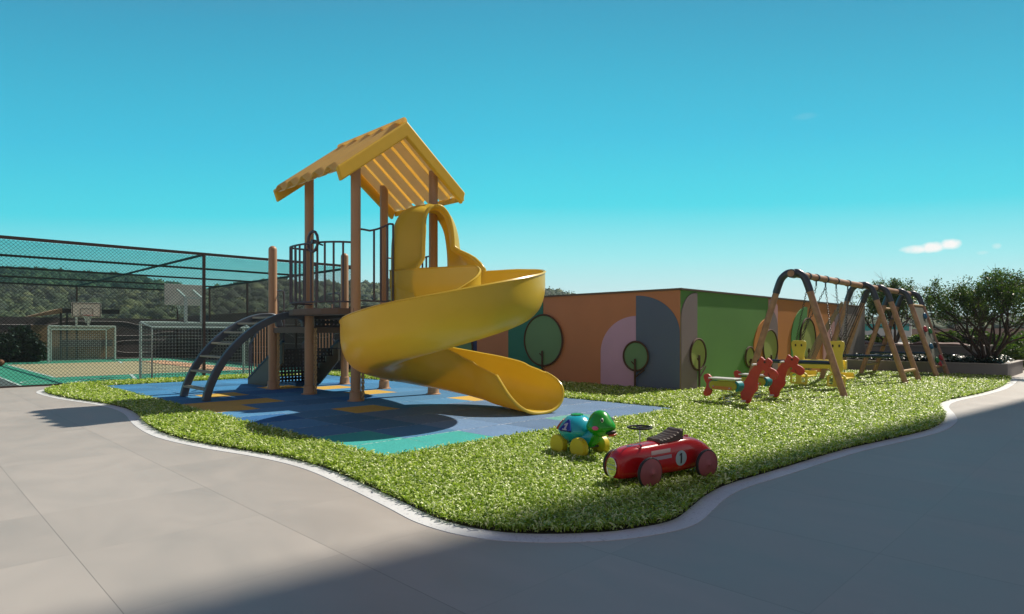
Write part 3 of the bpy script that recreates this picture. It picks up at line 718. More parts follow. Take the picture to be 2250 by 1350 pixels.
#__PART3__
# ------------------------------------------------------------ mural building
BO = (14.63, 8.41, 0)
BL = empty('mural_building', BO, 0, 'long low building with terracotta and green walls painted with round trees', 'building')
pc = dict(terra=(.56, .225, .11), slate=(.11, .15, .25), mauve=(.60, .38, .58), teal=(.03, .20, .15), navy=(.04, .06, .16), green=(.13, .31, .075), greyv=(.25, .20, .21), orange=(.62, .25, .06),
          pink=(.62, .35, .36), leafd=(.15, .29, .15), leaf=(.36, .44, .12), grn2=(.10, .32, .08), edge=(.08, .04, .02))
PM = {k: mat('paint_' + k, c, .7, var=.06, vscale=.8, bump=.03, bscale=80) for k, c in pc.items()}
HB = 2.70
mb = MB(BO); mb.add([(14.63, 8.41, 0), (14.63, 18.5, 0), (14.63, 18.5, HB), (14.63, 8.41, HB)], [(0, 1, 2, 3)], 0)
mb.add([(14.63, 18.5, 0), (14.63, 46.5, 0), (14.63, 46.5, HB), (14.63, 18.5, HB)], [(0, 1, 2, 3)], 1)
mb.add([(14.63, 8.41, 0), (20.14, 8.41, 0), (20.14, 8.41, HB), (14.63, 8.41, HB)], [(0, 1, 2, 3)], 2)
mb.add([(20.14, 8.41, 0), (27.3, 8.41, 0), (27.3, 8.41, HB), (20.14, 8.41, HB)], [(0, 1, 2, 3)], 3)
mb.add([(27.3, 8.41, 0), (30.35, 8.41, 0), (30.35, 8.41, HB), (27.3, 8.41, HB)], [(0, 1, 2, 3)], 4)
mb.add([(30.35, 8.41, 0), (30.35, 46.5, 0), (30.35, 46.5, HB), (30.35, 8.41, HB)], [(0, 1, 2, 3)], 4)
mb.add([(14.63, 46.5, 0), (30.35, 46.5, 0), (30.35, 46.5, HB), (14.63, 46.5, HB)], [(0, 1, 2, 3)], 4)
mb.add([(14.63, 8.41, HB), (30.35, 8.41, HB), (30.35, 46.5, HB), (14.63, 46.5, HB)], [(0, 1, 2, 3)], 4)
mb.build('wall', [PM['terra'], M['darkwall'], PM['green'], PM['orange'], M['greyw']], BL)
mb = MB(BO); mb.box((14.62, 27.4, HB + .02), (.06, 38.1, .05)); mb.build('coping', M['deck'], BL)
mb = MB(BO); mb.box((22.48, 8.40, HB + .02), (15.8, .06, .05)); mb.build('coping', M['deck'], BL)
def qarch(xe, xr, zt, zs, n=16):
    """quarter arch: straight side at xe (full height zt), curved side reaching xr at height zs"""
    return [(xe, 0), (xe, zt)] + [(xe + (xr - xe) * math.sin(a), zs + (zt - zs) * math.cos(a)) for a in np.linspace(0, math.pi / 2, n)][1:] + [(xr, 0)]
def panelL(xe, xr, zt, zs, m, th=.012):
    mb = MB(BO); mb.prism(qarch(xe, xr, zt, zs), (14.63 - th, 0, 0), (0, 1, 0), (0, 0, 1), th - .002); return mb.build('mural_panel', PM[m], BL)
def panelR(xe, xr, zt, zs, m, th=.03):
    mb = MB(BO); mb.prism(qarch(xe, xr, zt, zs), (0, 8.408, 0), (1, 0, 0), (0, 0, 1), th); return mb.build('mural_panel', PM[m], BL)
panelL(9.77, 8.42, 2.60, 1.55, 'slate'); panelL(9.775, 10.98, 2.04, 1.0, 'mauve'); panelL(13.23, 14.80, 2.55, 1.55, 'teal'); panelL(16.37, 18.2, 2.3, 1.2, 'navy')
panelR(15.47, 14.64, 2.66, 1.95, 'greyv'); panelR(20.14, 20.83, 2.37, 1.7, 'greyv', .032); panelR(20.13, 19.0, 2.04, 1.0, 'orange'); panelR(23.46, 22.0, 2.51, 1.3, 'grn2'); panelR(26.35, 25.1, 2.02, 1.2, 'pink'); panelR(26.36, 27.25, 2.48, 1.9, 'greyv')
panelR(20.14, 20.85, 2.66, 2.42, 'pink', .02)
def discs(face, x, z, rx, m, zt_off=.25, br=None):
    r = rx; th = .06
    P = lambda a, b, d: ((14.63 - d, a, b) if face == 'L' else (a, 8.41 - d, b))
    mb = MB(BO); poly = [(x + r * math.cos(q), z + r * math.sin(q)) for q in np.linspace(0, 2 * math.pi, 40)[:-1]]
    ax = (0, 1, 0) if face == 'L' else (1, 0, 0)
    mb.prism(poly, P(0, 0, .05), ax, (0, 0, 1), .03 if face == 'L' else -.03); d = mb.build('tree_disc', PM[m], BL)
    mb = MB(BO); mb.tube([P(a, b, .06) for a, b in poly], .028, 6, closed=True); mb.build('rim', PM['edge'], d, smooth=True)
    mb = MB(BO); mb.tube([P(x, 0, .09), P(x, z - zt_off, .09)], .03, 8)
    s = -1 if face == 'L' else 1
    mb.tube([P(x, z - zt_off - .18, .09), P(x - .12 * s, z - zt_off - .08, .09)], .015, 6)
    if br: mb.tube([P(x, .35, .09), P(x + br[0], .35 + br[1], .09)], .022, 6)
    mb.build('trunk', PM['edge'], d)
discs('L', 13.20, 1.34, .80, 'leafd', .33); discs('L', 9.75, .93, .40, 'leafd', .07, (-.30, .22)); discs('L', 17.21, 1.03, .66, 'leafd', .15)
discs('R', 15.47, .99, .42, 'leaf', .02, (.35, .3)); discs('R', 18.67, .83, .31, 'leaf', .05); discs('R', 20.18, 1.11, .56, 'leaf', .25); discs('R', 23.46, 1.36, .74, 'leaf', .35); discs('R', 26.5, 1.0, .5, 'leaf', .25)
# thin wavy lines painted on the dark court side of the building
mb = MB(BO)
for (z0, ph) in ((2.1, 0), (1.45, 2.1), (.9, 4.0), (.35, 1.0)):
    pts = [(14.618, v, z0 + .22 * (1 / (1 + math.exp(-6 * math.sin(v * .75 + ph)))) - .1) for v in np.arange(19.5, 45, .2)]
    mb.tube(pts, .012, 4)
mb.build('wall_lines', M['wline'], BL)
# far court wall
WF = empty('court_end_wall', (4.0, 45.9, 0), 0, 'dark grey wall with thin white wavy lines behind the far goal', 'wall')
mb = MB((4, 45.9, 0)); mb.box((3.3, 45.95, 1.25), (22.6, .3, 2.5)); mb.build('wall', M['darkwall'], WF)
mb = MB((4, 45.9, 0))
for (z0, ph) in ((2.15, .5), (1.5, 2.6), (.95, 4.4), (.4, 1.2)):
    mb.tube([(u, 45.785, z0 + .25 * (1 / (1 + math.exp(-6 * math.sin(u * .8 + ph)))) - .1) for u in np.arange(-7, 14.5, .2)], .014, 4)
mb.build('wall_lines', M['wline'], WF)
WO = (7.6, 45.7, 0)
KK = empty('shelter', WO, 0, 'small timber shelter with tan flat roof and dark beams behind the far goal', 'shelter')
mb = MB(WO); mb.add([(5.9, 46.6, 2.58), (7.3, 45.1, 3.04), (7.3, 47.6, 3.04), (5.9, 48.0, 2.58), (5.9, 46.6, 2.50), (7.3, 45.1, 2.74), (7.3, 47.6, 2.74), (5.9, 48.0, 2.50)], [(0, 1, 2, 3), (4, 5, 6, 7), (0, 1, 5, 4), (1, 2, 6, 5), (2, 3, 7, 6), (3, 0, 4, 7)])
mb.build('roof', M['woodl'], KK)
mb = MB(WO); mb.box((8.95, 46.3, 2.92), (3.1, .3, .28)); mb.build('beam', M['black'], KK)
for u in (7.25, 7.55): mb = MB(WO); mb.box((u, 45.2, 1.4), (.10, .10, 2.8)); mb.build('pillar', M['black'], KK)
CW = mat('timber_wall', (.36, .25, .13), .8, var=.35, vscale=1.6)
mb = MB(WO); mb.box((8.0, 45.68, 1.05), (4.2, .08, 2.0)); mb.build('back_panel', CW, KK)
mb = MB(WO); mb.box((8.6, 45.4, .95), (2.6, .4, .42)); mb.build('counter', M['darkwall'], KK)

# ------------------------------------------------------------ sports court cage
HF = 4.30; FO = (5.5, 22.8, 0)
def wires(mb, a, b, z0, z1, sp=.107, r=.0046):
    """chain link between ground points a and b: two families of diagonal wires, clipped to the panel"""
    a = Vector((*a, 0)); b = Vector((*b, 0)); Lh = (b - a).length; d = (b - a) / Lh; Hh = z1 - z0
    n = int((Lh + Hh) / sp) + 1
    for s in (1, -1):
        for i in range(n + 1):
            x0 = -Hh + i * sp; xa, za, xb, zb = x0, 0, x0 + Hh, Hh
            if xa < 0: za = -xa; xa = 0
            if xb > Lh: zb = Hh - (xb - Lh); xb = Lh
            if zb - za < .03: continue
            if s < 0: xa, xb = Lh - xa, Lh - xb
            off = Vector((-d.y, d.x, 0)) * (.003 * s)
            p, q = a + d * xa + off + Vector((0, 0, z0 + za)), a + d * xb + off + Vector((0, 0, z0 + zb))
            mb.tube([p, q], r, 3, caps=False)
def fence(name, a, b, posts, label, z1=HF):
    o = (a[0], a[1], 0); F = empty(name, o, 0, label, 'fence', None)
    mb = MB(o); wires(mb, a, b, .03, z1 - .04); mb.build('chain_link', M['wire'], F)
    mb = MB(o); mb.bar((*a, z1), (*b, z1), .075, .09); mb.build('top_rail', M['rust'], F)
    mb = MB(o); mb.bar((*a, .03), (*b, .03), .04, .04); mb.build('bottom_rail', M['rust'], F)
    A = Vector(a); Bv = Vector(b)
    for p in posts:
        mb = MB(o); mb.box((p[0], p[1], z1 / 2), (.085, .085, z1)); mb.build('post', M['rust'], F)
    return F
fence('court_fence', (-3.2, 22.8), (13.73, 22.8), [(7.72, 22.8), (13.73, 22.8), (1.7, 22.8)], 'long chain link fence on the near side of the sports court')
fence('court_fence', (13.73, 22.85), (13.73, 39.6), [(13.73, 28.3), (13.73, 34.0), (13.73, 39.6)], 'chain link fence along the right side of the court, running away from the tower')
fence('court_fence', (13.15, 39.7), (13.15, 43.6), [(13.15, 43.6)], 'short chain link fence return beside the backboard, at the far right corner of the court')
fence('court_fence', (-3.2, 43.6), (13.1, 43.6), [(7.75, 43.6), (2, 43.6)], 'chain link fence at the far end of the court behind the far goal')
CO = (5.5, 33, 0)
CG = empty('overhead_net', CO, 0, 'flat steel frame with teal shade net spanning over the whole sports court', 'canopy')
for v in (28.1, 33.3, 38.5): mb = MB(CO); mb.bar((-3.2, v, HF), (13.7, v, HF), .07, .08); mb.build('purlin', M['rust'], CG)
for u in (7.75, 1.6): mb = MB(CO); mb.bar((u, 22.86, HF - .01), (u, 43.55, HF - .01), .07, .07); mb.build('rafter', M['rust'], CG)
nm = bpy.data.materials.new('shade_net'); nm.use_nodes = True; t = nm.node_tree; t.nodes.clear()
o_ = t.nodes.new('ShaderNodeOutputMaterial'); mx_ = t.nodes.new('ShaderNodeMixShader'); tp_ = t.nodes.new('ShaderNodeBsdfTransparent'); df_ = t.nodes.new('ShaderNodeBsdfDiffuse')
df_.inputs[0].default_value = (.01, .04, .04, 1); tp_.inputs[0].default_value = (.55, .84, .82, 1)
g_ = t.nodes.new('ShaderNodeNewGeometry'); wv = t.nodes.new('ShaderNodeTexNoise'); mp_ = t.nodes.new('ShaderNodeMapping'); mp_.inputs['Scale'].default_value = (3, 14, 1); wv.inputs['Scale'].default_value = 1; wv.inputs['Detail'].default_value = 3
t.links.new(g_.outputs['Position'], mp_.inputs[0]); t.links.new(mp_.outputs[0], wv.inputs[0])
mr_ = t.nodes.new('ShaderNodeMapRange'); mr_.inputs[1].default_value = .3; mr_.inputs[2].default_value = .7; mr_.inputs[3].default_value = .08; mr_.inputs[4].default_value = .30; t.links.new(wv.outputs[0], mr_.inputs[0])
t.links.new(mr_.outputs[0], mx_.inputs[0]); t.links.new(tp_.outputs[0], mx_.inputs[1]); t.links.new(df_.outputs[0], mx_.inputs[2]); t.links.new(mx_.outputs[0], o_.inputs[0])
mb = MB(CO); mb.add([(-3.2, 22.85, HF - .06), (13.7, 22.85, HF - .06), (13.7, 43.5, HF - .06), (-3.2, 43.5, HF - .06)], [(0, 1, 2, 3)]); mb.build('net', nm, CG)

def goal(name, x0, x1, vm, vb, label, net_sp=.11):
    o = ((x0 + x1) / 2, vm, 0); G_ = empty(name, o, 0, label, 'goal', 'futsal goals on the sports court'); r = .045; h = 1.93; hb = 1.76; s = .12 if vb < vm else .25
    for x in (x0, x1): mb = MB(o); mb.tube([(x, vm, .01), (x, vm, h)], r, 10); mb.build('goal_post', M['white'], G_, smooth=True)
    mb = MB(o); mb.tube([(x0, vm, h), (x1, vm, h)], r, 10); mb.build('crossbar', M['white'], G_, smooth=True)
    for x, xb in ((x0, x0 + s), (x1, x1 - s)):
        mb = MB(o); mb.tube([(x, vm, h), (xb, vb, hb), (xb, vb, .02)], .03, 8); mb.build('stay', M['white'], G_)
    mb = MB(o); mb.tube([(x0 + s, vb, hb), (x1 - s, vb, hb)], .03, 8); mb.build('rear_bar', M['white'], G_)
    mb = MB(o); rr = .0065
    n = int((x1 - x0) / net_sp)
    for i in range(n + 1):
        f = i / n; xa = x0 + (x1 - x0) * f; xb = x0 + s + (x1 - x0 - 2 * s) * f
        mb.tube([(xa, vm, h), (xb, vb, hb), (xb, vb, .03)], rr, 3, caps=False)
    for z in np.arange(.05, hb, net_sp): mb.tube([(x0, vm, z), (x0 + s, vb, z), (x1 - s, vb, z), (x1, vm, z)], rr, 3, caps=False)
    for k in range(1, int(abs(vm - vb) / net_sp)):
        f = k * net_sp / abs(vm - vb); v = vm + (vb - vm) * f; ss = s * f; zz = h + (hb - h) * f
        mb.tube([(x0 + ss, v, .03), (x0 + ss, v, zz), (x1 - ss, v, zz), (x1 - ss, v, .03)], rr, 3, caps=False)
    mb.build('net', M['cord'], G_); return G_
goal('goal', 6.08, 9.55, 24.0, 23.15, 'large white futsal goal with net right behind the near fence')
goal('goal', 5.92, 8.95, 40.3, 41.15, 'white futsal goal with net at the far end of the court')
def hoop(uc, v, dirv, label, zc, w=1.35, h=.78):
    o = (uc, v, 0); H_ = empty('basketball_hoop', o, 0, label, 'basketball hoop'); vb = v + dirv * 1.0
    for s in (-1, 1):
        mb = MB(o); mb.bar((uc + s * .27, v, 1.98 if True else 0), (uc + s * .27, v, zc - .12), .09, .09, up=(1, 0, 0)); mb.build('upright', M['white'], H_)
        mb = MB(o); mb.bar((uc + s * .27, v, zc - .14), (uc + s * .27, vb - dirv * .06, zc + .18), .07, .07, up=(1, 0, 0)); mb.build('arm', M['white'], H_)
    mb = MB(o); mb.bar((uc - .32, v, zc - .15), (uc + .32, v, zc - .15), .07, .06); mb.build('crosspiece', M['white'], H_)
    mb = MB(o); mb.box((uc, vb, zc), (w, .05, h)); b = mb.build('backboard', M['board'], H_, bevel=.008)
    mb = MB(o); f = vb + dirv * .029
    def frame(cx, cz, ww, hh, t_):
        for (a, c, d1, d2) in ((cx, cz + hh / 2, ww, t_), (cx, cz - hh / 2, ww, t_), (cx - ww / 2, cz, t_, hh), (cx + ww / 2, cz, t_, hh)): mb.box((a, f, c), (d1, .006, d2))
    frame(uc, zc, w - .08, h - .08, .03); mb.build('board_outline', M['black'], b)
    mb = MB(o); frame(uc, zc - .12, .56, .34, .02); mb.build('target_square', M['black'], b)
    mb = MB(o); rc = Vector((uc, vb + dirv * .28, zc - .3)); mb.tube([rc + Vector((.22 * math.cos(a), .22 * math.sin(a), 0)) for a in np.linspace(0, 2 * math.pi, 21)[:-1]], .014, 6, closed=True); mb.build('rim', M['red'], H_)
    mb = MB(o)
    for k in range(12):
        a = k * math.pi / 6
        for s in (-1, 1): mb.tube([rc + Vector((.22 * math.cos(a), .22 * math.sin(a), 0)), rc + Vector((.14 * math.cos(a + .5 * s), .14 * math.sin(a + .5 * s), -.2)), rc + Vector((.11 * math.cos(a), .11 * math.sin(a), -.4))], .006, 3, caps=False)
    mb.build('net', M['cord'], H_)
hoop(7.78, 24.0, 1, 'white backboard seen from behind, standing above the near goal', 2.98)
hoop(7.42, 40.3, -1, 'backboard with black square and red rim above the far goal', 2.80, 1.32, .78)
# basketball
bo = (3.75, 38.0, .16); mb = MB(bo); mb.ell(bo, (.155, .155, .155), 24, 16)
ball = mb.build('basketball', mat('ball_rubber', (.36, .09, .03), .55, bump=.2, bscale=150), loc=bo, smooth=80)
tag(ball, 'dark orange basketball lying on the green court beside the shrubs', 'basketball')
mb = MB(bo)
for ax in (((1, 0, 0), (0, 1, 0)), ((0, 1, 0), (0, 0, 1)), ((1, 0, 0), (0, 0, 1))):
    A1, A2 = Vector(ax[0]), Vector(ax[1]); mb.tube([Vector(bo) + (A1 * math.cos(q) + A2 * math.sin(q)) * .155 for q in np.linspace(0, 2 * math.pi, 25)[:-1]], .004, 4, closed=True)
mb.build('seam', M['black'], ball)

# ------------------------------------------------------------ swing set
SO_ = (21.2, 5.97, 0)
SW = empty('swing_set', SO_, 0, 'long wooden swing frame with blue metal elbows and climbing wall at its far end', 'swing set')
BV, BZ = 5.97, 3.03
mb = MB(SO_); mb.tube([(15.62, BV, BZ), (27.15, BV, BZ)], .082, 14); mb.build('beam', M['wood'], SW, smooth=True)
def aleg(u, s):
    ft = Vector((u, BV + s * 1.20, .0)); up = Vector((u, BV + s * .36, 2.72)); d = (ft - up).normalized()
    mb = MB(SO_); mb.tube([ft + Vector((0, 0, 0)), up - d * -.08], .078, 12); mb.build('leg', M['wood'], SW, smooth=True)
    k = up + d * .16
    c = catmull([k, up + Vector((0, 0, 0)), (u, BV + s * .27, 2.93), (u, BV + s * .12, 3.05), (u, BV, BZ + .02)], 5)
    mb = MB(SO_); mb.tube(c, .088, 12); mb.build('elbow', M['sleeve'], SW, smooth=True)
for u in (15.75, 21.2, 22.8, 25.3, 27.0):
    for s in (-1, 1): aleg(u, s)
    mb = MB(SO_); mb.lathe([(.097, -.11), (.108, -.10), (.108, .10), (.097, .11)], (u, BV, BZ), 18, axis='X'); mb.build('collar', M['sleeve'], SW, smooth=True)
for u in (15.75, 21.2, 25.3):
    mb = MB(SO_); mb.tube([(u, BV - .93, .86), (u, BV + .93, .86)], .045, 12); mb.build('cross_brace', M['brace'], SW, smooth=True)
def legp(u, s, z): f = (2.72 - z) / 2.72; return (u, BV + s * (.36 + .84 * f), z)
for (u0, u1, s, zs) in [(21.2, 22.8, -1, (.42,)), (25.3, 27.0, -1, (.40, 2.55)), (25.3, 27.0, 1, (.42, 2.45)), (21.2, 22.8, 1, (.4,))]:
    for z in zs: mb = MB(SO_); mb.tube([legp(u0, s, z), legp(u1, s, z)], .05, 10); mb.build('rung', M['woodl'], SW, smooth=True)
def hanger(u):
    mb = MB(SO_); mb.lathe([(.088, -.035), (.10, -.035), (.10, .035), (.088, .035)], (u, BV, BZ), 16, axis='X')
    mb.box((u, BV, BZ - .15), (.06, .02, .12)); mb.build('hanger', M['sleeve'], SW)
HU = [16.75, 17.35, 18.05, 18.9, 19.9]
for u in HU: hanger(u)
# climbing wall and holds
wallm = mat('climb_panel', (.13, .14, .11), .7, var=.1)
def wallpt(u, z, off): f = (2.72 - z) / 2.72; return Vector((u, BV - (.36 + .84 * f) - off, z))
mb = MB(SO_); a = [wallpt(25.4, .45, 0), wallpt(26.9, .45, 0), wallpt(26.9, 2.5, 0), wallpt(25.4, 2.5, 0)]; nrm = Vector((0, -1, .31)).normalized() * .02
mb.add([p + nrm for p in a] + [p - nrm for p in a], [(0, 1, 2, 3), (7, 6, 5, 4), (0, 1, 5, 4), (1, 2, 6, 5), (2, 3, 7, 6), (3, 0, 4, 7)]); mb.build('climbing_wall', wallm, SW)
holdc = {'b': mat('hold_blue', (.02, .16, .32), .3, coat=.3), 'r': mat('hold_red', (.5, .02, .04), .3, coat=.3), 'g': mat('hold_green', (.02, .25, .06), .3, coat=.3), 'k': M['black']}
for (fu, z, c) in [(.75, 2.2, 'b'), (.30, 1.72, 'r'), (.72, 1.66, 'g'), (.25, 1.12, 'b'), (.72, 1.15, 'k'), (.35, .62 + .02, 'g'), (.80, .70, 'r'), (.50, .46 + .0, 'r')]:
    p = wallpt(25.4 + fu * 1.5, z + (.0 if z > .5 else .04), .05); mb = MB(SO_); mb.ell(p, (.11, .06, .10), 12, 8); mb.ell(p + Vector((.03, -.03, -.05)), (.06, .05, .07), 10, 6)
    mb.build('climbing_hold', holdc[c], SW, smooth=True)
mb = MB(SO_)   # rear step ladder panel
for z in (.75, 1.1, 1.45, 1.8, 2.1):
    p, q = Vector(legp(25.3, 1, z)), Vector(legp(27.0, 1, z)); mb.box((p + q) / 2, (1.6, .16, .03))
mb.build('rear_steps', M['perf'], SW)
# rope climbing net
mb = MB(SO_)
for k in range(4):
    f = (k + .5) / 4; top = Vector((21.3 + 1.3 * (.35 + .3 * f), BV + .05, 2.92)); foot = Vector(legp(21.25 + 1.35 * f, 1, .42)); kn = top.lerp(foot, .16); kn.x = 21.25 + 1.35 * (.2 + .6 * f)
    mb.tube([top, kn, foot], .012, 5)
for z in (.75, 1.1, 1.45, 1.8, 2.15, 2.45): mb.tube([legp(21.2, 1, z), legp(22.8, 1, z)], .011, 5)
mb.build('climbing_net', M['rope'], SW)
mb = MB(SO_)
for k in range(7): u = 20.0 + .05 * k; mb.tube([(20.3 + .03 * k, BV + .3, 2.5), (20.0 + .1 * k, BV + .9, 1.4), (19.75 + .14 * k, BV + 1.4, .12)], .014, 5)
mb.build('rope_bundle', M['rope2'], SW)

def chain(mb, a, b, lk=.085, r=.007):
    a, b = Vector(a), Vector(b); d = b - a; n = max(2, int(d.length / (lk * .78))); z = d.normalized()
    x = z.cross(Vector((0, 1, .1))).normalized(); y = z.cross(x)
    for i in range(n):
        c = a + d * ((i + .5) / n); s = x if i % 2 else y
        mb.tube([c + z * (lk * .5 * math.cos(q)) + s * (lk * .27 * math.sin(q)) for q in np.linspace(0, 2 * math.pi, 9)[:-1]], r, 4, closed=True)
# glider swing hanging from the beam
GO = (17.8, 6.1, .7)
GL = empty('glider_swing', GO, 0, 'yellow double glider swing with two moulded backrests hanging on chains', 'swing')
def backrest(u, v):
    half = [(.0, 1.36), (.13, 1.36), (.185, 1.33), (.20, 1.27), (.19, 1.15), (.155, 1.02), (.15, .9), (.17, .75), (.18, .62), (.10, .5), (.10, .42)]
    hp = catmull(half, 3)
    poly = [(-x, z) for x, z in hp[::-1]] + hp[1:]
    mb = MB(GO); mb.prism(poly, (u, v, 0), (0, -1, 0), (0, 0, 1), .045); mb.build('backrest', M['glide'], GL, bevel=.015)
    for s in (-.08, .08): mb = MB(GO); mb.tube([(u - .052, v + s, 1.20), (u - .052, v + s, 1.26)], .02, 8); mb.build('grip_slot', M['black'], GL)
    mb = MB(GO)   # foot rest: plate with two open slots
    for s in (-1, 1):
        mb.bar((u - .02, v + s * .06, .50), (u - .03, v + s * .215, .42), .05, .07, up=(1, 0, 0)); mb.box((u - .03, v + s * .205, .30), (.05, .055, .26))
    mb.box((u - .03, v, .175), (.05, .42, .06)); mb.box((u - .03, v, .33), (.05, .15, .30)); mb.build('foot_rest', M['glide'], GL, bevel=.012)
    mb = MB(GO); mb.box((u + .40, v - .05, .36), (.62, .36, .05)); mb.box((u + .70, v - .05, .42), (.05, .36, .16)); mb.build('seat', M['glide'], GL, bevel=.02)
backrest(17.95, 6.63); backrest(17.7, 5.58)
mb = MB(GO); mb.box((17.85, 6.05, .73), (.10, 1.35, .24)); mb.build('centre_plank', M['glide'], GL, bevel=.03)
for (u, v), hs in (((17.95, 6.63), (16.75, 17.35)), ((17.95, 6.55), (18.05,)), ((17.7, 5.62), (18.05,)), ((17.72, 5.55), (18.9,)), ((17.78, 5.5), (19.9,))):
    for h_ in hs:
        mb = MB(GO); kx = .08 if h_ in (16.75, 18.05) else -.08
        chain(mb, (h_, BV, BZ - .22), (u, v + kx, 1.36)); mb.build('chain', M['chain'], GL)
mb = MB(GO); chain(mb, (19.9, BV, BZ - .22), (19.95, BV + .1, .35)); mb.build('chain', M['chain'], GL)
# ------------------------------------------------------------ planting
LM = dict(tree=leafmat('leaf_tree', (.02, .05, .012), (.09, .16, .03), (.26, .36, .08), .35, .4),
          cover=leafmat('leaf_cover', (.008, .018, .010), (.02, .04, .018), (.09, .13, .05), .15, .3),
          shrub=leafmat('leaf_shrub', (.03, .07, .015), (.10, .18, .035), (.26, .34, .08), .35, .45),
          dark=leafmat('leaf_dark', (.010, .018, .008), (.022, .035, .012), (.06, .09, .02), .2, .5))
def leaves(name, P, Nn, size, m, parent=None, org=(0, 0, 0), aspect=.5):
    """rhombic folded leaves at points P"""
    n = len(P); P = np.asarray(P) - np.array(org)
    a = rng.normal(size=(n, 3)); a /= np.linalg.norm(a, axis=1)[:, None]
    if Nn is not None: a = a * .6 + np.asarray(Nn); a /= np.linalg.norm(a, axis=1)[:, None]
    b = np.cross(a, rng.normal(size=(n, 3))); b /= np.linalg.norm(b, axis=1)[:, None]; c = np.cross(a, b)
    s = size * rng.uniform(.6, 1.3, n)[:, None]
    V = np.stack([P - b * s, P + c * s * aspect + a * s * .12, P + b * s, P - c * s * aspect + a * s * .12], 1)
    F = (np.arange(n) * 4)[:, None] + np.array([[0, 1, 2, 0, 2, 3]])
    return npmesh(name, V.reshape(-1, 3), F.ravel(), np.full(2 * n, 3), [m], parent, attr=np.repeat(rng.beta(1.3, 2.2, n), 4))
def tree(base, top, rad, label, seed, nstem=7, nleaf=16000, lsize=.035, off=(0, 0), low=.45, group=None):
    rnd_ = random.Random(seed); bx, by, bz = base; Tt = empty('tree', base, 0, label, 'tree', group); Hh = top - bz
    mb = MB(base); tips = []
    def grow(p, d, ln, r, dep):
        pts = [p]; n = 4
        for i in range(n):
            d = (d + Vector((rnd_.gauss(0, .16), rnd_.gauss(0, .16), rnd_.gauss(.03, .08)))).normalized(); pts.append(pts[-1] + d * ln / n)
        rs = [r * (1 - .45 * i / n) for i in range(n + 1)]; mb.tube(pts, rs, 7 if dep > 2 else 4, caps=False)
        if dep <= 2: tips.extend([(q, dep) for q in pts[1:]])
        if dep == 0: return
        for k in range(3 if dep > 1 else 3):
            q = pts[-1] if k < 2 else pts[rnd_.choice((2, 3))]
            ax = Vector((rnd_.gauss(0, 1), rnd_.gauss(0, 1), rnd_.gauss(0, .5))).normalized()
            nd = (d + ax * .62).normalized(); nd.z = max(nd.z, -.05); grow(q, nd.normalized(), ln * rnd_.uniform(.62, .86), r * .52, dep - 1)
    for s in range(nstem):
        az_ = 2 * math.pi * s / nstem + rnd_.uniform(-.3, .3); tl = R(rnd_.uniform(18, 58))
        d = Vector((math.cos(az_) * math.sin(tl), math.sin(az_) * math.sin(tl), math.cos(tl)))
        grow(Vector(base) + Vector((math.cos(az_) * .07, math.sin(az_) * .07, 0)), d, Hh * .36, Hh * .023, 4)
    mb.tube([Vector(base) - Vector((0, 0, .1)), Vector(base) + Vector((.01, .0, .18)), Vector(base) + Vector((0, .02, .34))], [.17, .13, .07], 9)
    mb.build('trunk', M['bark'], Tt, smooth=80)
    C = Vector((bx + off[0], by + off[1], bz + Hh * (low + 1) / 2)); pts = []
    T_ = [q for q, dp in tips if ((q.x - C.x) / rad) ** 2 + ((q.y - C.y) / rad) ** 2 + ((q.z - C.z) / (Hh * (1 - low) / 2)) ** 2 < 1.25 and q.z > bz + Hh * (low - .12)]
    T_ = np.array(T_); print('tips', len(T_)); k = rng.integers(0, len(T_), nleaf); w = rng.uniform(.2, 1, len(T_)) ** 2; k = rng.choice(len(T_), nleaf, p=w / w.sum())
    P = T_[k] + rng.normal(size=(nleaf, 3)) * np.array([.09, .09, .07]) * (Hh / 3.4)
    leaves('crown', P, None, lsize, LM['tree'], Tt, base); return Tt
# planter
PO = (29.5, 5.6, 0)
PL = empty('planter', PO, 0, 'long low grey planter wall along the end of the grass', 'planter')
mb = MB(PO)
for (c, d) in [((27.48, 5.72, .235), (.16, 5.18, .47)), ((29.6, 3.22, .235), (4.08, .16, .47)), ((31.6, 5.6, .235), (.16, 4.6, .47))]: mb.box(c, d)
mb.box((29.5, 5.6, .16), (4.0, 4.7, .3)); mb.build('wall', M['planter'], PL, bevel=.006)
mb = MB(PO); mb.box((27.48, 5.72, .482), (.19, 5.2, .022)); mb.box((29.68, 3.22, .482), (4.2, .19, .022)); mb.build('coping', M['planttop'], PL)
mb = MB(PO); mb.box((29.5, 5.7, .36), (3.85, 4.6, .1)); mb.build('soil', M['soil'], PL)
n = 15000; P = np.stack([27.6 + 3.9 * rng.uniform(0, 1, n) ** 1.6, rng.uniform(3.35, 8.25, n), rng.uniform(.40, .66, n)], 1)
P[:, 2] = .42 + (P[:, 2] - .42) * (.5 + .9 * np.abs(np.sin(P[:, 0] * 4.3) * np.cos(P[:, 1] * 5.1)))
tag(leaves('ground_cover', P, (0, 0, 1), .065, LM['cover']), 'dark glossy ground cover leaves filling the planter', 'plants', kind='stuff')
tree((28.9, 3.92, .42), 3.8, 2.0, 'large multi stemmed tree with open dark crown growing in the front planter', 5, 9, 24000, .040, (0, .0), .44)
tree((32.6, 7.9, .9), 4.0, 1.45, 'smaller leafy tree behind the swing set and the raised bench bed', 11, 6, 18000, .045, (0, 0), .2)
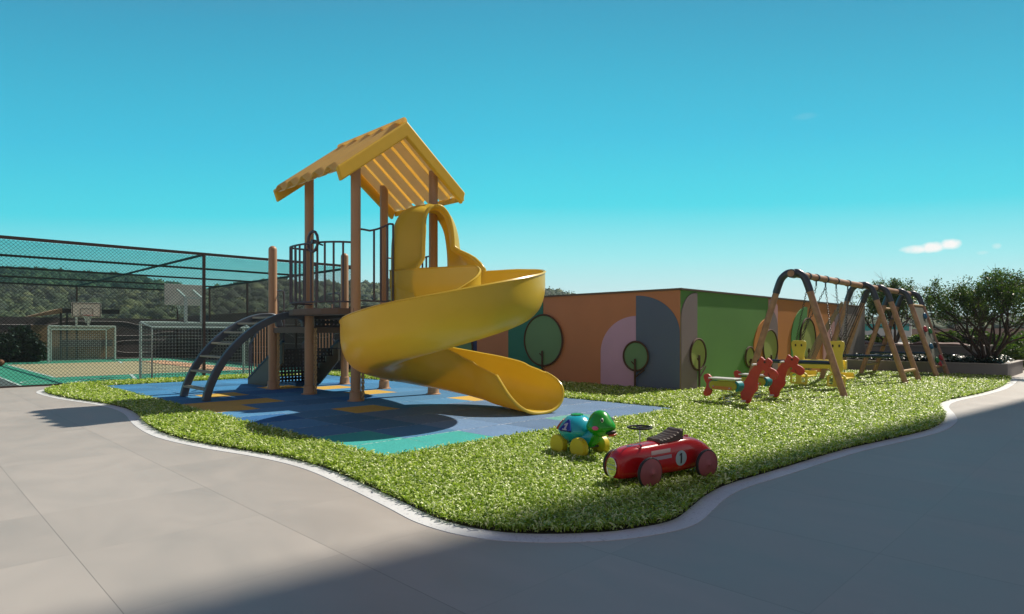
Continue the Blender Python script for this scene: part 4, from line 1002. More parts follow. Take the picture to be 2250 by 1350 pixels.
# raised bed with bench top and curved end
BB = (33.0, 7.0, 0); RB = empty('raised_bed', BB, 0, 'raised grey bed with rounded end and pale bench top behind the planter', 'planter')
pl = [(31.2, 10.5), (31.2, 5.2)] + [(32.0 - .8 * math.cos(q), 5.2 - .8 * math.sin(q)) for q in np.linspace(0, math.pi / 2, 12)][1:] + [(40, 4.4), (40, 10.5)]
mb = MB(BB); mb.prism(pl, (0, 0, 0), (1, 0, 0), (0, 1, 0), 1.0); mb.build('wall', M['planter'], RB)
mb = MB(BB); mb.prism([(x - .05 if x < 33 else x, y - .05 if y < 5.3 else y) for x, y in pl], (0, 0, 1.002), (1, 0, 0), (0, 1, 0), .05); mb.build('bench_top', M['planttop'], RB)
mb = MB((31.5, 7, 1.06)); vs = []; fs = []; nn = 60
for i in range(nn + 1):
    y = 4.9 + 5.2 * i / nn; h = .09 + .05 * math.sin(y * 2.3) + .03 * math.sin(y * 5.1)
    for (x, z) in ((31.2, 1.055), (31.17, 1.055 + h * .6), (31.3, 1.055 + h), (31.7, 1.055 + h * 1.1), (31.85, 1.055 + h * .5), (31.85, 1.055)): vs.append((x, y, z))
for i in range(nn):
    for k in range(6): fs.append((6 * i + k, 6 * i + (k + 1) % 6, 6 * i + 6 + (k + 1) % 6, 6 * i + 6 + k))
fs += [tuple(range(6)), tuple(6 * nn + k for k in range(6))]
mb.add(vs, fs); tag(mb.build('cushion', M['cushion'], smooth=50, loc=(31.5, 7, 1.06)), 'long wavy brown seat cushion lying on the pale bench top', 'cushion')
def shrub(base, r, h, m, label, n=2600, ls=.05, group=None):
    o = empty('shrub', base, 0, label, 'shrub', group); rr = rng.normal(size=(n, 3)); rr /= np.linalg.norm(rr, axis=1)[:, None]
    rad = rng.uniform(.3, 1, n) ** .4; lump = 1 + .25 * np.sin(rr[:, 0] * 7 + base[0]) * np.cos(rr[:, 1] * 6 + base[1])
    P = np.stack([base[0] + rr[:, 0] * rad * r * lump, base[1] + rr[:, 1] * rad * r * lump, base[2] + h * .5 + rr[:, 2] * rad * h * .5 * lump], 1); P[:, 2] = np.maximum(P[:, 2], base[2] + .02)
    leaves('foliage', P, None, ls, m, o, base)
    mb = MB(base)
    for k in range(5): a = k * 1.257; mb.tube([Vector(base), Vector(base) + Vector((math.cos(a) * r * .3, math.sin(a) * r * .3, h * .5)), Vector(base) + Vector((math.cos(a) * r * .6, math.sin(a) * r * .6, h * .8))], [.02, .014, .006], 5)
    mb.build('stem', M['bark'], o); return o
SHR = [((34.2, 9.2, 1.0), .55, .45), ((34.4, 7.0, 1.0), .6, .5), ((34.0, 5.9, 1.0), .6, .62), ((34.4, 4.9, 1.0), .55, .6), ((35.5, 4.3, .3), .8, 1.2), ((35.5, 3.1, .0), .9, 1.45), ((36.5, 2.2, .0), .9, 1.5), ((34.0, 4.0, .0), .7, 1.1), ((36.8, 5.6, 1.0), .7, .75), ((38, 3.6, 0), .9, 1.7)]
for i, (b, r, h) in enumerate(SHR): shrub(b, r, h, LM['shrub'], ['light green shrub on the raised bed beside the grey building end', 'light green shrub behind the long cushion on the raised bed', 'light green shrub on the raised bed behind the climbing wall', 'light green shrub above the rounded end of the bench bed', 'leafy light green shrub left of the big tree trunk behind the bench', 'tall light green shrub right of the big tree trunk', 'tall light green shrub behind the wicker chair at the right edge', 'low light green shrub filling the gap between bench bed and wicker chair', 'light green shrub farther back on the raised bed under the big tree', 'tallest light green shrub, farthest back at the right'][i], 2400, .07, 'light green shrubs behind the bench')
for i, (u, v, r, h) in enumerate([(4.3, 42.6, .9, 1.55), (5.1, 42.9, .75, 1.95), (3.2, 42.7, .9, 1.7), (2.0, 42.5, .9, 1.5), (5.6, 42.2, .5, 1.2)]):
    shrub((u, v, 0), r, h, LM['dark'], ['dark leafy shrub, second from the left goal post', 'tallest dark leafy shrub, left of the far goal', 'dark leafy shrub near the left edge behind the basketball', 'dark leafy shrub at the very left edge of the court corner', 'small dark shrub touching the left post of the far goal'][i], 2600, .085, 'dark shrubs in the court corner')
# distant painted wall
DO = (58, 9, 0); DW = empty('painted_wall', DO, 0, 'distant low pink wall with a yellow band beyond the shrubs', 'wall')
mb = MB(DO); mb.box((58.2, 8.0, .95), (.3, 10.5, 1.9)); mb.build('wall', mat('far_pink', (.42, .28, .24), .8, var=.1), DW)
mb = MB(DO); poly = [(13.1, 0)] + [(10.6 + 3.0 * math.cos(q), 1.0 + .6 * math.sin(q)) for q in np.linspace(.4, 2.9, 16)] + [(7.0, .0)]
mb.prism(poly, (58.02, 0, 0), (0, 1, 0), (0, 0, 1), .03); mb.build('painted_band', mat('far_yellow', (.55, .42, .09), .8), DW)
DO2 = (46, 12.5, 0); DW2 = empty('painted_wall', DO2, 0, 'distant pale wall with teal and lime waves seen just right of the grey building end', 'wall')
mb = MB(DO2); mb.box((46.1, 12.4, 1.1), (.2, 4.6, 2.2)); mb.build('wall', mat('far_white', (.5, .5, .48), .8), DW2)
mb = MB(DO2)
mb.prism([(14.6, 1.75), (13.6, 1.95), (12.6, 1.7), (11.8, 1.9), (10.2, 1.7), (10.2, 2.15), (14.6, 2.15)], (45.98, 0, 0), (0, 1, 0), (0, 0, 1), .02); mb.build('painted_wave', mat('far_teal', (.05, .32, .30), .8), DW2)
mb = MB(DO2)
mb.prism([(14.6, .3), (14.6, 1.2), (13.4, 1.5), (12.2, 1.25), (11.0, 1.1), (10.2, .6), (10.2, .3)], (45.98, 0, 0), (0, 1, 0), (0, 0, 1), .02); mb.build('painted_wave', mat('far_lime', (.32, .42, .08), .8), DW2)
# wicker chair
WC = (31.9, 2.35, 0); WR = empty('wicker_chair', WC, R(200), 'brown wicker lounge chair with rounded back at the right edge', 'chair')
mb = MB()
nr, na = 10, 40
for i in range(nr):
    z = .42 + .62 * (i / (nr - 1)); pts = []
    for k in range(na):
        a = R(-125 + 250 * k / (na - 1)) + math.pi; zz = .38 + (z - .38) * (.45 + .55 * math.cos((a - math.pi) * .62)); rr_ = .42 + .10 * (zz - .38)
        pts.append((rr_ * math.cos(a), rr_ * math.sin(a), zz))
    mb.tube(pts, .011 if i < nr - 1 else .022, 5)
for k in range(0, na, 1):
    a = R(-125 + 250 * k / (na - 1)) + math.pi; top = .38 + .66 * (.45 + .55 * math.cos((a - math.pi) * .62))
    mb.tube([(.42 * math.cos(a), .42 * math.sin(a), .36), ((.42 + .1 * (top - .38)) * math.cos(a), (.42 + .1 * (top - .38)) * math.sin(a), top)], .009, 4)
mb.build('backrest', M['wicker'], WR)
mb = MB(); mb.lathe([(.36, .0), (.40, .02), (.43, .30), (.44, .38), (.40, .40)], (0, 0, 0), 32); mb.build('seat_base', M['wicker'], WR, smooth=True)
mb = MB(); mb.lathe([(.36, .40), (.39, .43), (.38, .50), (.30, .53)], (0, 0, 0), 28); mb.build('seat_cushion', M['cushion'], WR, smooth=True)

# ------------------------------------------------------------ hills with woods
fwd = Vector((.70711, .70711)); rgt = Vector((.70711, -.70711))
prof_h = [(-1.3, .05), (-1.0, .075), (-.82, .093), (-.73, .104), (-.6, .095), (-.53, .080), (-.49, .066), (-.44, .070), (-.38, .080), (-.306, .083), (-.25, .074), (-.225, .079), (-.19, .081), (-.1, .078), (0, .072), (.05, .068), (.085, .060), (.12, .048), (.2, .036), (.35, .028), (.5, .026), (.6, .0245), (.66, .026), (.82, .024), (1.3, .02)]
def ridge(x): 
    for (a, ha), (b, hb) in zip(prof_h, prof_h[1:]):
        if a <= x <= b: t = (x - a) / (b - a); t = t * t * (3 - 2 * t); return ha + (hb - ha) * t
    return .02
HD = 300.
def hill_z(x, d):
    top = ridge(x / HD) * HD - 3.0; t = (d - 110) / (HD - 110); t = max(0, min(1, t)); s = t * t * (3 - 2 * t)
    z = top * s
    if d > HD: z = top - (d - HD) * .25
    return z + 1.6 * noise.noise(Vector((x * .03, d * .03, 3))) * min(1, t * 3) - .3
hv = []; hf = []; nx, nd = 160, 36
for i in range(nx + 1):
    x = -420 + 840 * i / nx
    for j in range(nd + 1):
        d = 100 + 280 * j / nd; p = fwd * d + rgt * x; hv.append((p.x, p.y, hill_z(x, d)))
for i in range(nx):
    for j in range(nd): a = i * (nd + 1) + j; hf.append((a, a + nd + 1, a + nd + 2, a + 1))
mb = MB(); mb.add(hv, hf); tag(mb.build('hills', mat('hill_ground', (.035, .05, .018), .95, var=.3, vscale=.1), smooth=80), kind='structure')
# tree crowns of the woods, thousands of rough clumps in one mesh
def woods():
    ico = bmesh.new(); bmesh.ops.create_icosphere(ico, subdivisions=1, radius=1); base = np.array([v.co[:] for v in ico.verts]); tri = np.array([[v.index for v in f.verts] for f in ico.faces]); ico.free()
    pts = []
    while len(pts) < 13000:
        d = 130 + (HD + 5 - 130) * random.random() ** .8; x = random.uniform(-1.05, .95) * HD
        if abs(x) / d > 1.05: continue
        if -.02 < x / d < .12 and d < 200: continue
        pts.append((x, d))
    n = len(pts); C = np.array([[*(fwd * d + rgt * x), hill_z(x, d)] for x, d in pts])
    rad = rng.uniform(1.1, 2.5, n) * (1 + .3 * (rng.random(n) > .9))
    j = rng.uniform(.62, 1.3, (n, len(base)))
    V = base[None] * j[..., None] * rad[:, None, None] * np.array([1, 1, .95]) + (C + np.array([0, 0, 1.0]) * rad[:, None] * .8)[:, None, :]
    F = tri[None] + (np.arange(n) * len(base))[:, None, None]
    rnd = np.repeat(rng.beta(1.2, 1.8, n), len(base)) + rng.uniform(-.1, .1, n * len(base))
    o = npmesh('woods', V.reshape(-1, 3), F.ravel(), np.full(n * len(tri), 3), [leafmat('wood_crowns', (.014, .035, .012), (.05, .095, .028), (.15, .19, .06), .15, .8)], attr=np.clip(rnd, 0, 1))
    # leaf fuzz so crowns do not read as smooth lumps
    m = 220000; k = rng.integers(0, n, m); dr = rng.normal(size=(m, 3)); dr /= np.linalg.norm(dr, axis=1)[:, None]; dr[:, 2] = np.abs(dr[:, 2])
    Pp = C[k] + np.array([0, 0, 1.0]) * rad[k][:, None] * .8 + dr * rad[k][:, None] * rng.uniform(.8, 1.2, m)[:, None]
    a = rng.normal(size=(m, 3)); a /= np.linalg.norm(a, axis=1)[:, None]; b = np.cross(a, dr); b /= np.linalg.norm(b, axis=1)[:, None]; s = rng.uniform(.2, .5, m)[:, None]
    V2 = np.stack([Pp - a * s, Pp + b * s, Pp + a * s, Pp - b * s * .6], 1).reshape(-1, 3)
    o2 = npmesh('woods_leaves', V2, np.arange(4 * m), np.full(m, 4), [o.data.materials[0]], attr=np.repeat(rng.beta(1.2, 1.6, m), 4))
    return o, o2
W1, W2 = woods()
tag(W1, 'dark green woods covering the hills behind the court', 'woods', kind='stuff'); W2.parent = W1; W2.name = 'foliage'

# tall building off to the right whose shade falls across the pavement
SBo = (44, -8, 0); SBd = empty('tower_block', SBo, 0, 'tall pale tower block standing to the right of the pavement', 'building')
u0 = 40.0
def edge(h): return -.33 + (h - 27.3) * .013
mb = MB(SBo); ln = 9
hs = [0, 20, 40, 58]; vs = []
for h in hs:
    vs += [(u0, edge(h) if h > 0 else edge(0), h), (u0 + ln, edge(h) - 2.2, h), (u0 + ln, -34, h), (u0, -34, h)]
mb.add(vs, [(4 * i + k, 4 * i + (k + 1) % 4, 4 * i + 4 + (k + 1) % 4, 4 * i + 4 + k) for i in range(3) for k in range(4)] + [(12, 13, 14, 15)])
mb.build('wall', M['greyw'], SBd)
for fl in range(12):
    for k in range(5):
        mb = MB(SBo); mb.box((u0 - .02, -3.5 - k * 5.4, 3.2 + fl * 3.6), (.08, 2.2, 1.6)); 
        if fl < 6 and k < 4: mb.build('window', M['chrome'], SBd)

# ------------------------------------------------------------ spring horses
def horse(loc, rz, label):
    """flat panel rocker in local x (length) and z (height); s converts drawing pixels to metres"""
    H_ = empty('spring_horse', loc, rz, label, 'spring rider', 'red spring horses on the grass')
    sx, sz = .0104, .0097
    def pt(px, py): return ((px - 1600) * sx, (895 - py) * sz)
    def Z(x, y): return pt(1500 + x / 5.625, 720 + y / 5.625)
    neck = [Z(*p) for p in [(720, 810), (760, 760), (775, 720), (770, 670), (800, 620), (830, 560), (865, 505), (920, 440), (945, 410), (972, 355), (1010, 385), (1035, 390), (1055, 366), (1105, 410), (1090, 450), (1085, 480), (1130, 500), (1160, 530), (1170, 565), (1155, 600), (1120, 618), (1085, 605), (1060, 590), (1000, 570), (1025, 530), (990, 515), (960, 560), (940, 610), (930, 680), (935, 720), (925, 760), (890, 800), (860, 850), (850, 895), (820, 925), (785, 920), (750, 890)]]
    tail = [Z(*p) for p in [(238, 640), (245, 610), (285, 595), (325, 615), (350, 655), (330, 690), (310, 730), (325, 770), (350, 800), (335, 845), (310, 872), (270, 882), (235, 865), (235, 830), (255, 790), (275, 750), (272, 715), (250, 680)]]
    def board(name, poly, y, th, m, par=H_, bev=.008, sm_=1):
        P = catmull(poly, sm_, True) if sm_ > 1 else poly
        mb = MB(); mb.prism(P, (0, y + th / 2, 0), (1, 0, 0), (0, 0, 1), th); return mb.build(name, m, par, bevel=bev)
    nk = board('neck_panel', neck, 0, .05, M['red'], sm_=2); board('tail_panel', tail, 0, .05, M['red'], sm_=2)
    for x, y in ((1023, 418),):
        q = Z(x, y)
        for s in (-1, 1): mb = MB(); mb.lathe([(.022, 0), (.022, .006)], (q[0], s * .026, q[1]), 14, M=Matrix.Rotation(R(-90 * s), 3, 'X')); mb.build('eye', M['black'], nk)
    a, b, c = Z(1062, 545), Z(1070, 565), Z(1080, 585)
    for s in (-1, 1): mb = MB(); mb.tube([(a[0], s * .028, a[1]), (b[0], s * .028, b[1]), (c[0], s * .028, c[1])], .006, 5); mb.build('mouth_mark', M['black'], nk)
    x0, z0 = Z(355, 780); x1, z1 = Z(712, 675); r = (z1 - z0) / 2 * 1.0; zc = (z0 + z1) / 2
    st = [(x0 + r + r * math.cos(q), zc + r * math.sin(q)) for q in np.linspace(math.pi / 2, 3 * math.pi / 2, 12)] + [(x1 - r + r * math.cos(q), zc + r * math.sin(q)) for q in np.linspace(-math.pi / 2, math.pi / 2, 12)]
    for s in (-1, 1):
        sp = board('side_panel', st, s * .12, .03, M['lime'])
        ox0, oz0 = Z(395, 775); ox1, oz1 = Z(655, 735)
        board('orange_strip', [(ox0, oz0), (ox1, oz0 - .0), (ox1, oz1), (ox0, oz1)], s * .139, .012, M['orange'], sp, .004)
        for (x, y) in ((420, 738), (628, 752)): q = Z(x, y); mb = MB(); mb.lathe([(.012, 0), (.012, .01)], (q[0], s * .145, q[1]), 10, M=Matrix.Rotation(R(-90 * s), 3, 'X')); mb.build('bolt', M['chrome'], sp)
    # teal crescent ends, full width between the side boards
    cr = [(x1 - r * .95 + r * 1.55 * math.cos(q), zc + r * 1.35 * math.sin(q)) for q in np.linspace(-1.2, 1.2, 12)] + [(x1 - r * 1.0 + r * .8 * math.cos(q), zc + r * .8 * math.sin(q)) for q in np.linspace(1.25, -1.25, 12)]
    board('teal_band', cr, 0, .20, M['teal'])
    cr = [(x0 + r * .95 - r * 1.35 * math.cos(q), zc + r * 1.25 * math.sin(q)) for q in np.linspace(-1.1, 1.1, 12)] + [(x0 + r * 1.0 - r * .8 * math.cos(q), zc + r * .8 * math.sin(q)) for q in np.linspace(1.1, -1.1, 12)]
    board('teal_band', cr, 0, .20, M['teal'])
    xs0, zs = Z(345, 648); xs1, _ = Z(690, 655)
    mb = MB(); mb.box(((xs0 + xs1) / 2, 0, zs + .01), (xs1 - xs0, .30, .035)); mb.build('seat', M['peg'], H_, bevel=.015)
    q = Z(912, 450); mb = MB(); mb.tube([(q[0] + .02, -.17, q[1]), (q[0] + .02, .17, q[1])], .022, 10); mb.build('handle', M['peg'], H_, smooth=True)
    q = Z(785, 898); mb = MB(); mb.tube([(q[0], -.17, q[1]), (q[0], .17, q[1])], .022, 10); mb.build('foot_peg', M['peg'], H_, smooth=True)
    xc = Z(545, 800)[0]
    mb = MB(); mb.tube([(xc + .11 * math.cos(t_), .11 * math.sin(t_), .03 + t_ / (2 * math.pi) * .083) for t_ in np.linspace(0, 2 * math.pi * 3.6, 90)], .011, 7); mb.build('spring', M['chrome'], H_, smooth=True)
    mb = MB(); mb.lathe([(.16, .0), (.16, .025)], (xc, 0, .005), 20); mb.build('base_plate', M['steel'], H_)
    return H_
h1 = horse((12.72, 6.17, .0), R(-97 + 0), 'red spring horse with lime and orange side boards, nearer one on the grass')
h2 = copy_tree(h1); h2.location = (14.35, 6.25, .0); h2['label'] = 'second red spring horse, behind the nearer one and closer to the swing'

# ------------------------------------------------------------ turtle push toy
TT = empty('turtle_toy', (6.22, 4.99, .035), R(-97), 'toy turtle with turquoise shell, green head and four yellow wheels', 'toy')
def loft(mb, secs, n=20, ex=2.6, mi=0):
    """secs: (x, halfwidth, zbottom, ztop) -> superellipse rings"""
    vs = []; fs = []
    for (x, w, z0, z1) in secs:
        zc, hh = (z0 + z1) / 2, (z1 - z0) / 2
        for k in range(n):
            q = 2 * math.pi * k / n; c, s = math.cos(q), math.sin(q)
            vs.append((x, w * math.copysign(abs(c) ** (2 / ex), c), zc + hh * math.copysign(abs(s) ** (2 / ex), s)))
    for i in range(len(secs) - 1):
        for k in range(n): l = (k + 1) % n; fs.append((i * n + k, i * n + l, (i + 1) * n + l, (i + 1) * n + k))
    fs += [tuple(range(n))[::-1], tuple((len(secs) - 1) * n + k for k in range(n))]
    return mb.add(vs, fs, mi)
mb = MB(); prof_t = [(.05, .13), (.12, .15), (.19, .20), (.235, .27), (.245, .30), (.235, .33), (.215, .37), (.18, .42), (.13, .465), (.085, .485), (.04, .49)]
mb.lathe(prof_t, (-.06, 0, 0), 36); sh = mb.build('shell', M['turq'], TT, smooth=80)
mb = MB(); mb.lathe([(.06, .478), (.08, .485), (.078, .50), (.05, .508)], (-.06, 0, 0), 24); mb.build('shell_button', M['green'], sh, smooth=True)
mb = MB(); loft(mb, [(-.20, .05, .12, .20), (-.16, .11, .09, .24), (0, .13, .085, .26), (.12, .12, .09, .30), (.20, .09, .12, .33), (.27, .06, .17, .36)], 20, 2.4); mb.build('chassis', M['turq'], TT, smooth=60)
mb = MB(); loft(mb, [(.05, .10, .09, .20), (.15, .085, .085, .22), (.24, .07, .13, .30), (.30, .06, .18, .36)], 18, 2.2); mb.build('chest', M['green'], TT, smooth=60)
mb = MB(); mb.ell((-.32, 0, .285), (.07, .03, .035), 14, 10); mb.build('tail', M['green'], TT, smooth=80)
mb = MB(); HC = Vector((.345, 0, .415)); HS = 1.22; vs = []; fs = []; n1, n2 = 28, 18
for i in range(n2 + 1):
    a = math.pi * i / n2
    for k in range(n1):
        q = 2 * math.pi * k / n1; x = math.sin(a) * math.cos(q); y = math.sin(a) * math.sin(q); z = math.cos(a)
        cheek = math.exp(-((z + .35) / .45) ** 2)
        X = .125 * x * (1 + .25 * cheek + (.28 if x > 0 else 0) * max(0, x) * math.exp(-((z + .05) / .5) ** 2)); Y = .115 * y * (1 + .22 * cheek); Zz = .135 * z * (1.05 if z > 0 else .95)
        vs.append(HC + Vector((X, Y, Zz)) * HS)
for i in range(n2):
    for k in range(n1): l = (k + 1) % n1; fs.append((i * n1 + k, (i + 1) * n1 + k, (i + 1) * n1 + l, i * n1 + l))
mb.add(vs, fs); hd = mb.build('head', M['green'], TT, smooth=80)
for s in (-1, 1):
    mb = MB(); mb.ell(HC + Vector((.098, s * .074, .055)) * HS, (.024, .017, .029), 12, 8, M=Matrix.Rotation(R(35 * s), 3, 'Z')); e_ = mb.build('eye', M['peg'], hd, smooth=80)
    mb = MB(); mb.ell(HC + Vector((.106, s * .084, .055)) * HS, (.013, .010, .018), 12, 8); mb.build('pupil', M['black'], e_, smooth=80)
    mb = MB(); mb.ell(HC + Vector((.06, s * .133, -.022)) * HS, (.042, .012, .026), 14, 8, M=Matrix.Rotation(R(-25 * s), 3, 'Z')); mb.build('cheek', M['pink'], hd, smooth=80)
mb = MB(); mb.ell(HC + Vector((.150, 0, -.068)) * HS, (.062, .074, .028), 18, 8, M=Matrix.Rotation(R(-18), 3, 'Y')); mb.build('mouth', M['black'], hd, smooth=80)
mb = MB(); mb.ell(HC + Vector((.168, 0, -.090)) * HS, (.048, .060, .017), 18, 8, M=Matrix.Rotation(R(-18), 3, 'Y')); mb.build('lip', M['redpl'], hd, smooth=80)
for (x, y) in ((.17, -.19), (.17, .19), (-.20, -.19), (-.20, .19)):
    s = 1 if y > 0 else -1
    mb = MB(); mb.lathe([(.02, -.045), (.115, -.045), (.124, -.038), (.126, 0), (.124, .038), (.115, .045), (.02, .045)], (x, y, .118), 32, axis='Y'); w = mb.build('wheel', M['wyel'], TT, smooth=35)
mb = MB()
for x in (.17, -.20): mb.tube([(x, -.17, .108), (x, .17, .108)], .014, 8)
mb.build('axle', M['steel'], TT)
one = [(-.30, .28), (-.05, .50), (.16, .50), (.16, -.34), (.34, -.34), (.34, -.50), (-.30, -.50), (-.30, -.34), (-.08, -.34), (-.08, .24), (-.30, .12)]
def plate(az_, z, poly, m, digit, sc, name):
    # a raised plate lying on the dome; az measured round the shell axis
    tilt = R(38); d = Vector((math.cos(az_), math.sin(az_), 0)); tx = Vector((-d.y, d.x, 0)); up = (Vector((0, 0, 1)) * math.cos(tilt) - d * math.sin(tilt)); nn = tx.cross(up)
    c = Vector((-.06, 0, 0)) + d * .212 + Vector((0, 0, z)); mb = MB(); mb.prism(poly, c - nn * .03, tx, up, .04); p = mb.build(name, m, sh, bevel=.006)
    mb = MB(); mb.prism([(x * sc, y * sc) for x, y in digit], c + nn * .009 + up * (-.018), tx, up, .007); mb.build('digit', M['digit'], p)
tri_ = catmull([(-.088, -.068), (-.05, -.074), (.05, -.074), (.088, -.068), (.08, -.04), (.022, .075), (0, .09), (-.022, .075), (-.08, -.04)], 3, True)
plate(R(-82), .37, tri_, M['blue'], one, .10, 'triangle_plate')
two = [(-.3, .2), (-.3, .34), (-.15, .5), (.15, .5), (.3, .34), (.3, .12), (-.08, -.34), (.3, -.34), (.3, -.5), (-.3, -.5), (-.3, -.36), (.12, .14), (.12, .28), (.06, .34), (-.06, .34), (-.12, .28), (-.12, .2)]
plate(R(-142), .37, [(-.055, -.075), (.055, -.075), (.055, .075), (-.055, .075)], M['redpl'], two, .10, 'square_plate')

# ------------------------------------------------------------ red ride-on car
CAo = (5.78, 3.55, .035); CA = empty('ride_on_car', CAo, math.atan2(.2, -.81), 'glossy red ride-on racing car with number 1 on its side', 'toy car')
mb = MB()
secs = [(.665, .05, .11, .25), (.655, .085, .085, .295), (.62, .108, .07, .335), (.56, .122, .062, .365), (.48, .135, .06, .382), (.42, .142, .059, .388), (.34, .147, .058, .392), (.2, .152, .058, .398), (0, .158, .058, .412), (-.15, .160, .060, .422), (-.30, .155, .064, .420), (-.45, .138, .075, .395), (-.58, .112, .095, .34), (-.69, .08, .115, .265), (-.77, .045, .13, .20), (-.82, .012, .138, .155)]
cs = catmull(secs, 3); loft(mb, cs, 32, 2.9); body = mb.build('body', M['redcar'], CA, smooth=75)
for (x, y) in ((.41, -.265), (.41, .265), (-.41, -.255), (-.41, .255)):
    s = 1 if y > 0 else -1
    mb = MB(); mb.lathe([(.13, -.018), (.150, -.016), (.156, -.007), (.156, .007), (.150, .016), (.13, .018)], (x, y, .150), 40, axis='Y'); w = mb.build('tyre', M['tyre'], CA, smooth=35)
    mb = MB(); mm_ = Matrix.Rotation(R(-90 * s), 3, 'X'); mb.lathe([(.148, -.02), (.148, .012), (.142, .017), (.07, .028), (.020, .036), (.012, .046), (.003, .049)], (x, y, .150), 40, M=mm_); mb.build('wheel_disc', M['wheelred'], w, smooth=50)
mb = MB()
for x in (.41, -.41): mb.tube([(x, -.22, .150), (x, .22, .150)], .012, 8)
mb.build('axle', M['steel'], CA)
# steering
mb = MB(); mb.tube([(.30, 0, .37), (.30, 0, .555)], .0085, 10); stc = mb.build('steering_column', M['chrome'], CA, smooth=True)
mb = MB(); mb.tube([(.30 + .122 * math.cos(a), .122 * math.sin(a), .560) for a in np.linspace(0, 2 * math.pi, 37)[:-1]], .0105, 8, closed=True)
for k in range(3): a = k * 2.094 + .3; mb.tube([(.30, 0, .557), (.30 + .12 * math.cos(a), .12 * math.sin(a), .559)], .007, 6)
mb.lathe([(.022, .550), (.024, .565), (.01, .569)], (.30, 0, 0), 14); mb.build('steering_wheel', M['tyre'], CA, smooth=True)
# seat: ribbed pad curling up behind
mb = MB(); vs = []; fs = []; ns = 40
for i in range(ns + 1):
    t = i / ns; x = .11 - .33 * t; z = .430 + .100 * (t ** 2.2) + .0045 * math.sin(t * 44); wd = .105 * (1 - .12 * abs(t - .5))
    if t > .93: z -= .012 * (t - .93) / .07
    for (y, zz) in ((-wd, .375), (-wd * 1.02, z - .012), (-wd * .8, z), (0, z - .006), (wd * .8, z), (wd * 1.02, z - .012), (wd, .375)): vs.append((x, y, zz))
for i in range(ns):
    for k in range(6): fs.append((7 * i + k, 7 * i + k + 1, 7 * i + 8 + k, 7 * i + 7 + k))
fs += [tuple(range(7)), tuple(7 * ns + k for k in range(7))[::-1]]
mb.add(vs, fs); mb.build('seat', M['seat'], CA, smooth=45)
mb = MB(); mb.lathe([(.018, 0), (.018, .016), (.026, .018), (.026, .030), (.018, .033)], (-.37, 0, .395), 16); mb.build('filler_cap', M['redcar'], CA, smooth=35)
# decals follow the body surface
SECI = sorted(cs, key=lambda s: s[0])
def surf(x, ang, s, off=.0018):
    for a, b in zip(SECI, SECI[1:]):
        if a[0] <= x <= b[0]:
            t = (x - a[0]) / (b[0] - a[0] + 1e-9); w, z0, z1 = [a[k] + (b[k] - a[k]) * t for k in (1, 2, 3)]; break
    c, sn = math.cos(ang), math.sin(ang); ex = 2.9
    y = w * abs(c) ** (2 / ex); z = (z0 + z1) / 2 + (z1 - z0) / 2 * math.copysign(abs(sn) ** (2 / ex), sn)
    return Vector((x, s * (y + off * abs(c)), z + off * sn))
def ang_at(x, z):
    lo, hi = -1.5, 1.5
    for _ in range(30):
        m = (lo + hi) / 2
        if surf(x, m, 1, 0).z < z: lo = m
        else: hi = m
    return lo
def decal(name, poly_fn, m, s, nx=10, nz=5, off=.0022):
    mb = MB(); vs = []; fs = []
    for i in range(nx + 1):
        for j in range(nz + 1):
            x, z = poly_fn(i / nx, j / nz); vs.append(surf(x, ang_at(x, z), s, off))
    for i in range(nx):
        for j in range(nz): a = i * (nz + 1) + j; fs.append((a, a + 1, a + nz + 2, a + nz + 1))
    mb.add(vs, fs); return mb.build(name, m, body, smooth=80)
def discfn(cx, cz, r):
    def f(a, b):
        q = 2 * math.pi * a; return (cx + r * .999 * b * math.cos(q), cz + r * b * math.sin(q))
    return f
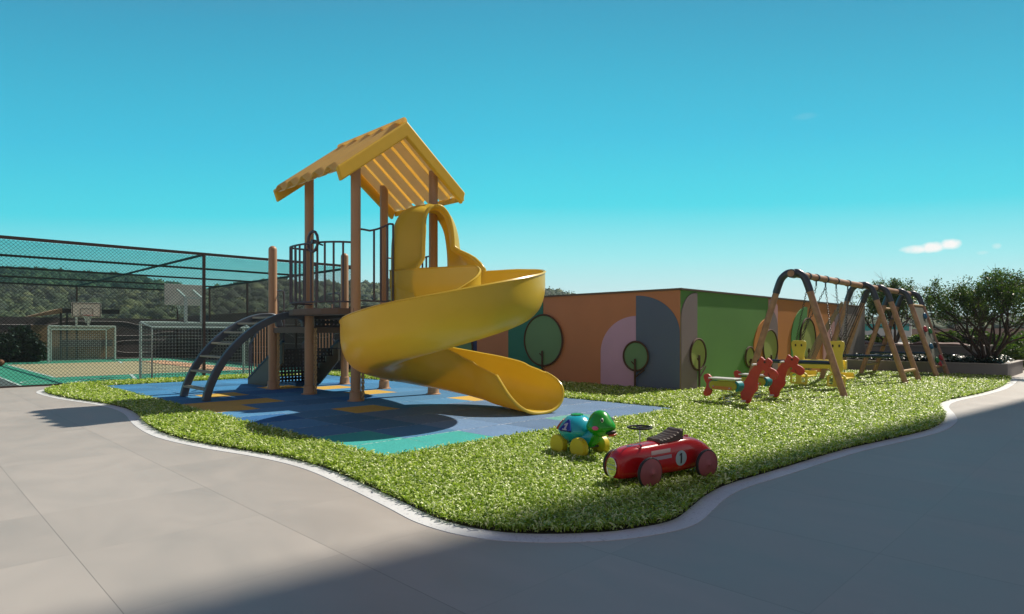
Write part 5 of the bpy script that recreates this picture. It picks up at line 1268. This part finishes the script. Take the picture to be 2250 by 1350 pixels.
for s in (1, -1):
    decal('stripe', lambda a, b: (.27 - .26 * a + .012 * (1 - b), .292 + .038 * b + .018 * a * .6), M['decalA'], s)
    decal('stripe', lambda a, b: (.275 - .27 * a, .232 + .036 * b + .012 * a), M['decalB'], s)
    dd = decal('number_disc', discfn(-.13, .225, .080), M['disc'], s, 32, 6)
    k = 1 if s > 0 else -1
    def num(a, b):   # upright stroke
        return (-.13 - .011 + .022 * a, .225 - .054 + .108 * b)
    decal('digit_one', num, M['black'], s, 2, 6, .0036)
    decal('digit_one', lambda a, b: (-.13 + s * (.006 + .020 * a), (.225 + .038 - .014 * a + .014 * b)), M['black'], s, 4, 2, .0038)
mb = MB(); og = [(.066 * math.copysign(abs(math.cos(q)) ** .8, math.cos(q)), .088 * math.sin(q)) for q in np.linspace(0, 2 * math.pi, 33)[:-1]]
gc = Vector((.668, 0, .190)); gy = Vector((0, 1, 0)); gz = Vector((-.04, 0, 1)).normalized()
mb.prism(og, gc - gy.cross(gz) * .02, gy, gz, .03); gr = mb.build('grille', M['grille'], CA)
mb = MB(); e1 = gc + gy.cross(gz) * .010
mb.tube([e1 + gy * a * 1.04 + gz * b * 1.04 for a, b in og], .0055, 6, closed=True)
for b in (-.022, .022): mb.tube([e1 + gy * -.062 + gz * b, e1 + gy * .062 + gz * b], .0028, 5)
for a in np.linspace(-.052, .052, 11): mb.tube([e1 + gy * a + gz * -.07, e1 + gy * a + gz * .07], .0010, 4)
mb.build('grille_bars', M['chrome'], gr, smooth=True)

# ------------------------------------------------------------ the air: thin even haze round everything
mb = MB(); mb.box((80, 80, 30.0), (1240, 1240, 64)); hzb = mb.build('haze', None or bpy.data.materials.new('haze_air')); tag(hzb, 'thin pale blue haze filling the air over the whole place', 'haze', kind='stuff')
hm_ = hzb.data.materials[0]; hm_.use_nodes = True; t = hm_.node_tree; t.nodes.clear()
o_ = t.nodes.new('ShaderNodeOutputMaterial'); pv_ = t.nodes.new('ShaderNodeVolumePrincipled'); pv_.inputs['Color'].default_value = (.72, .86, .95, 1); pv_.inputs['Density'].default_value = .0005; pv_.inputs['Anisotropy'].default_value = .2
t.links.new(pv_.outputs[0], o_.inputs['Volume'])
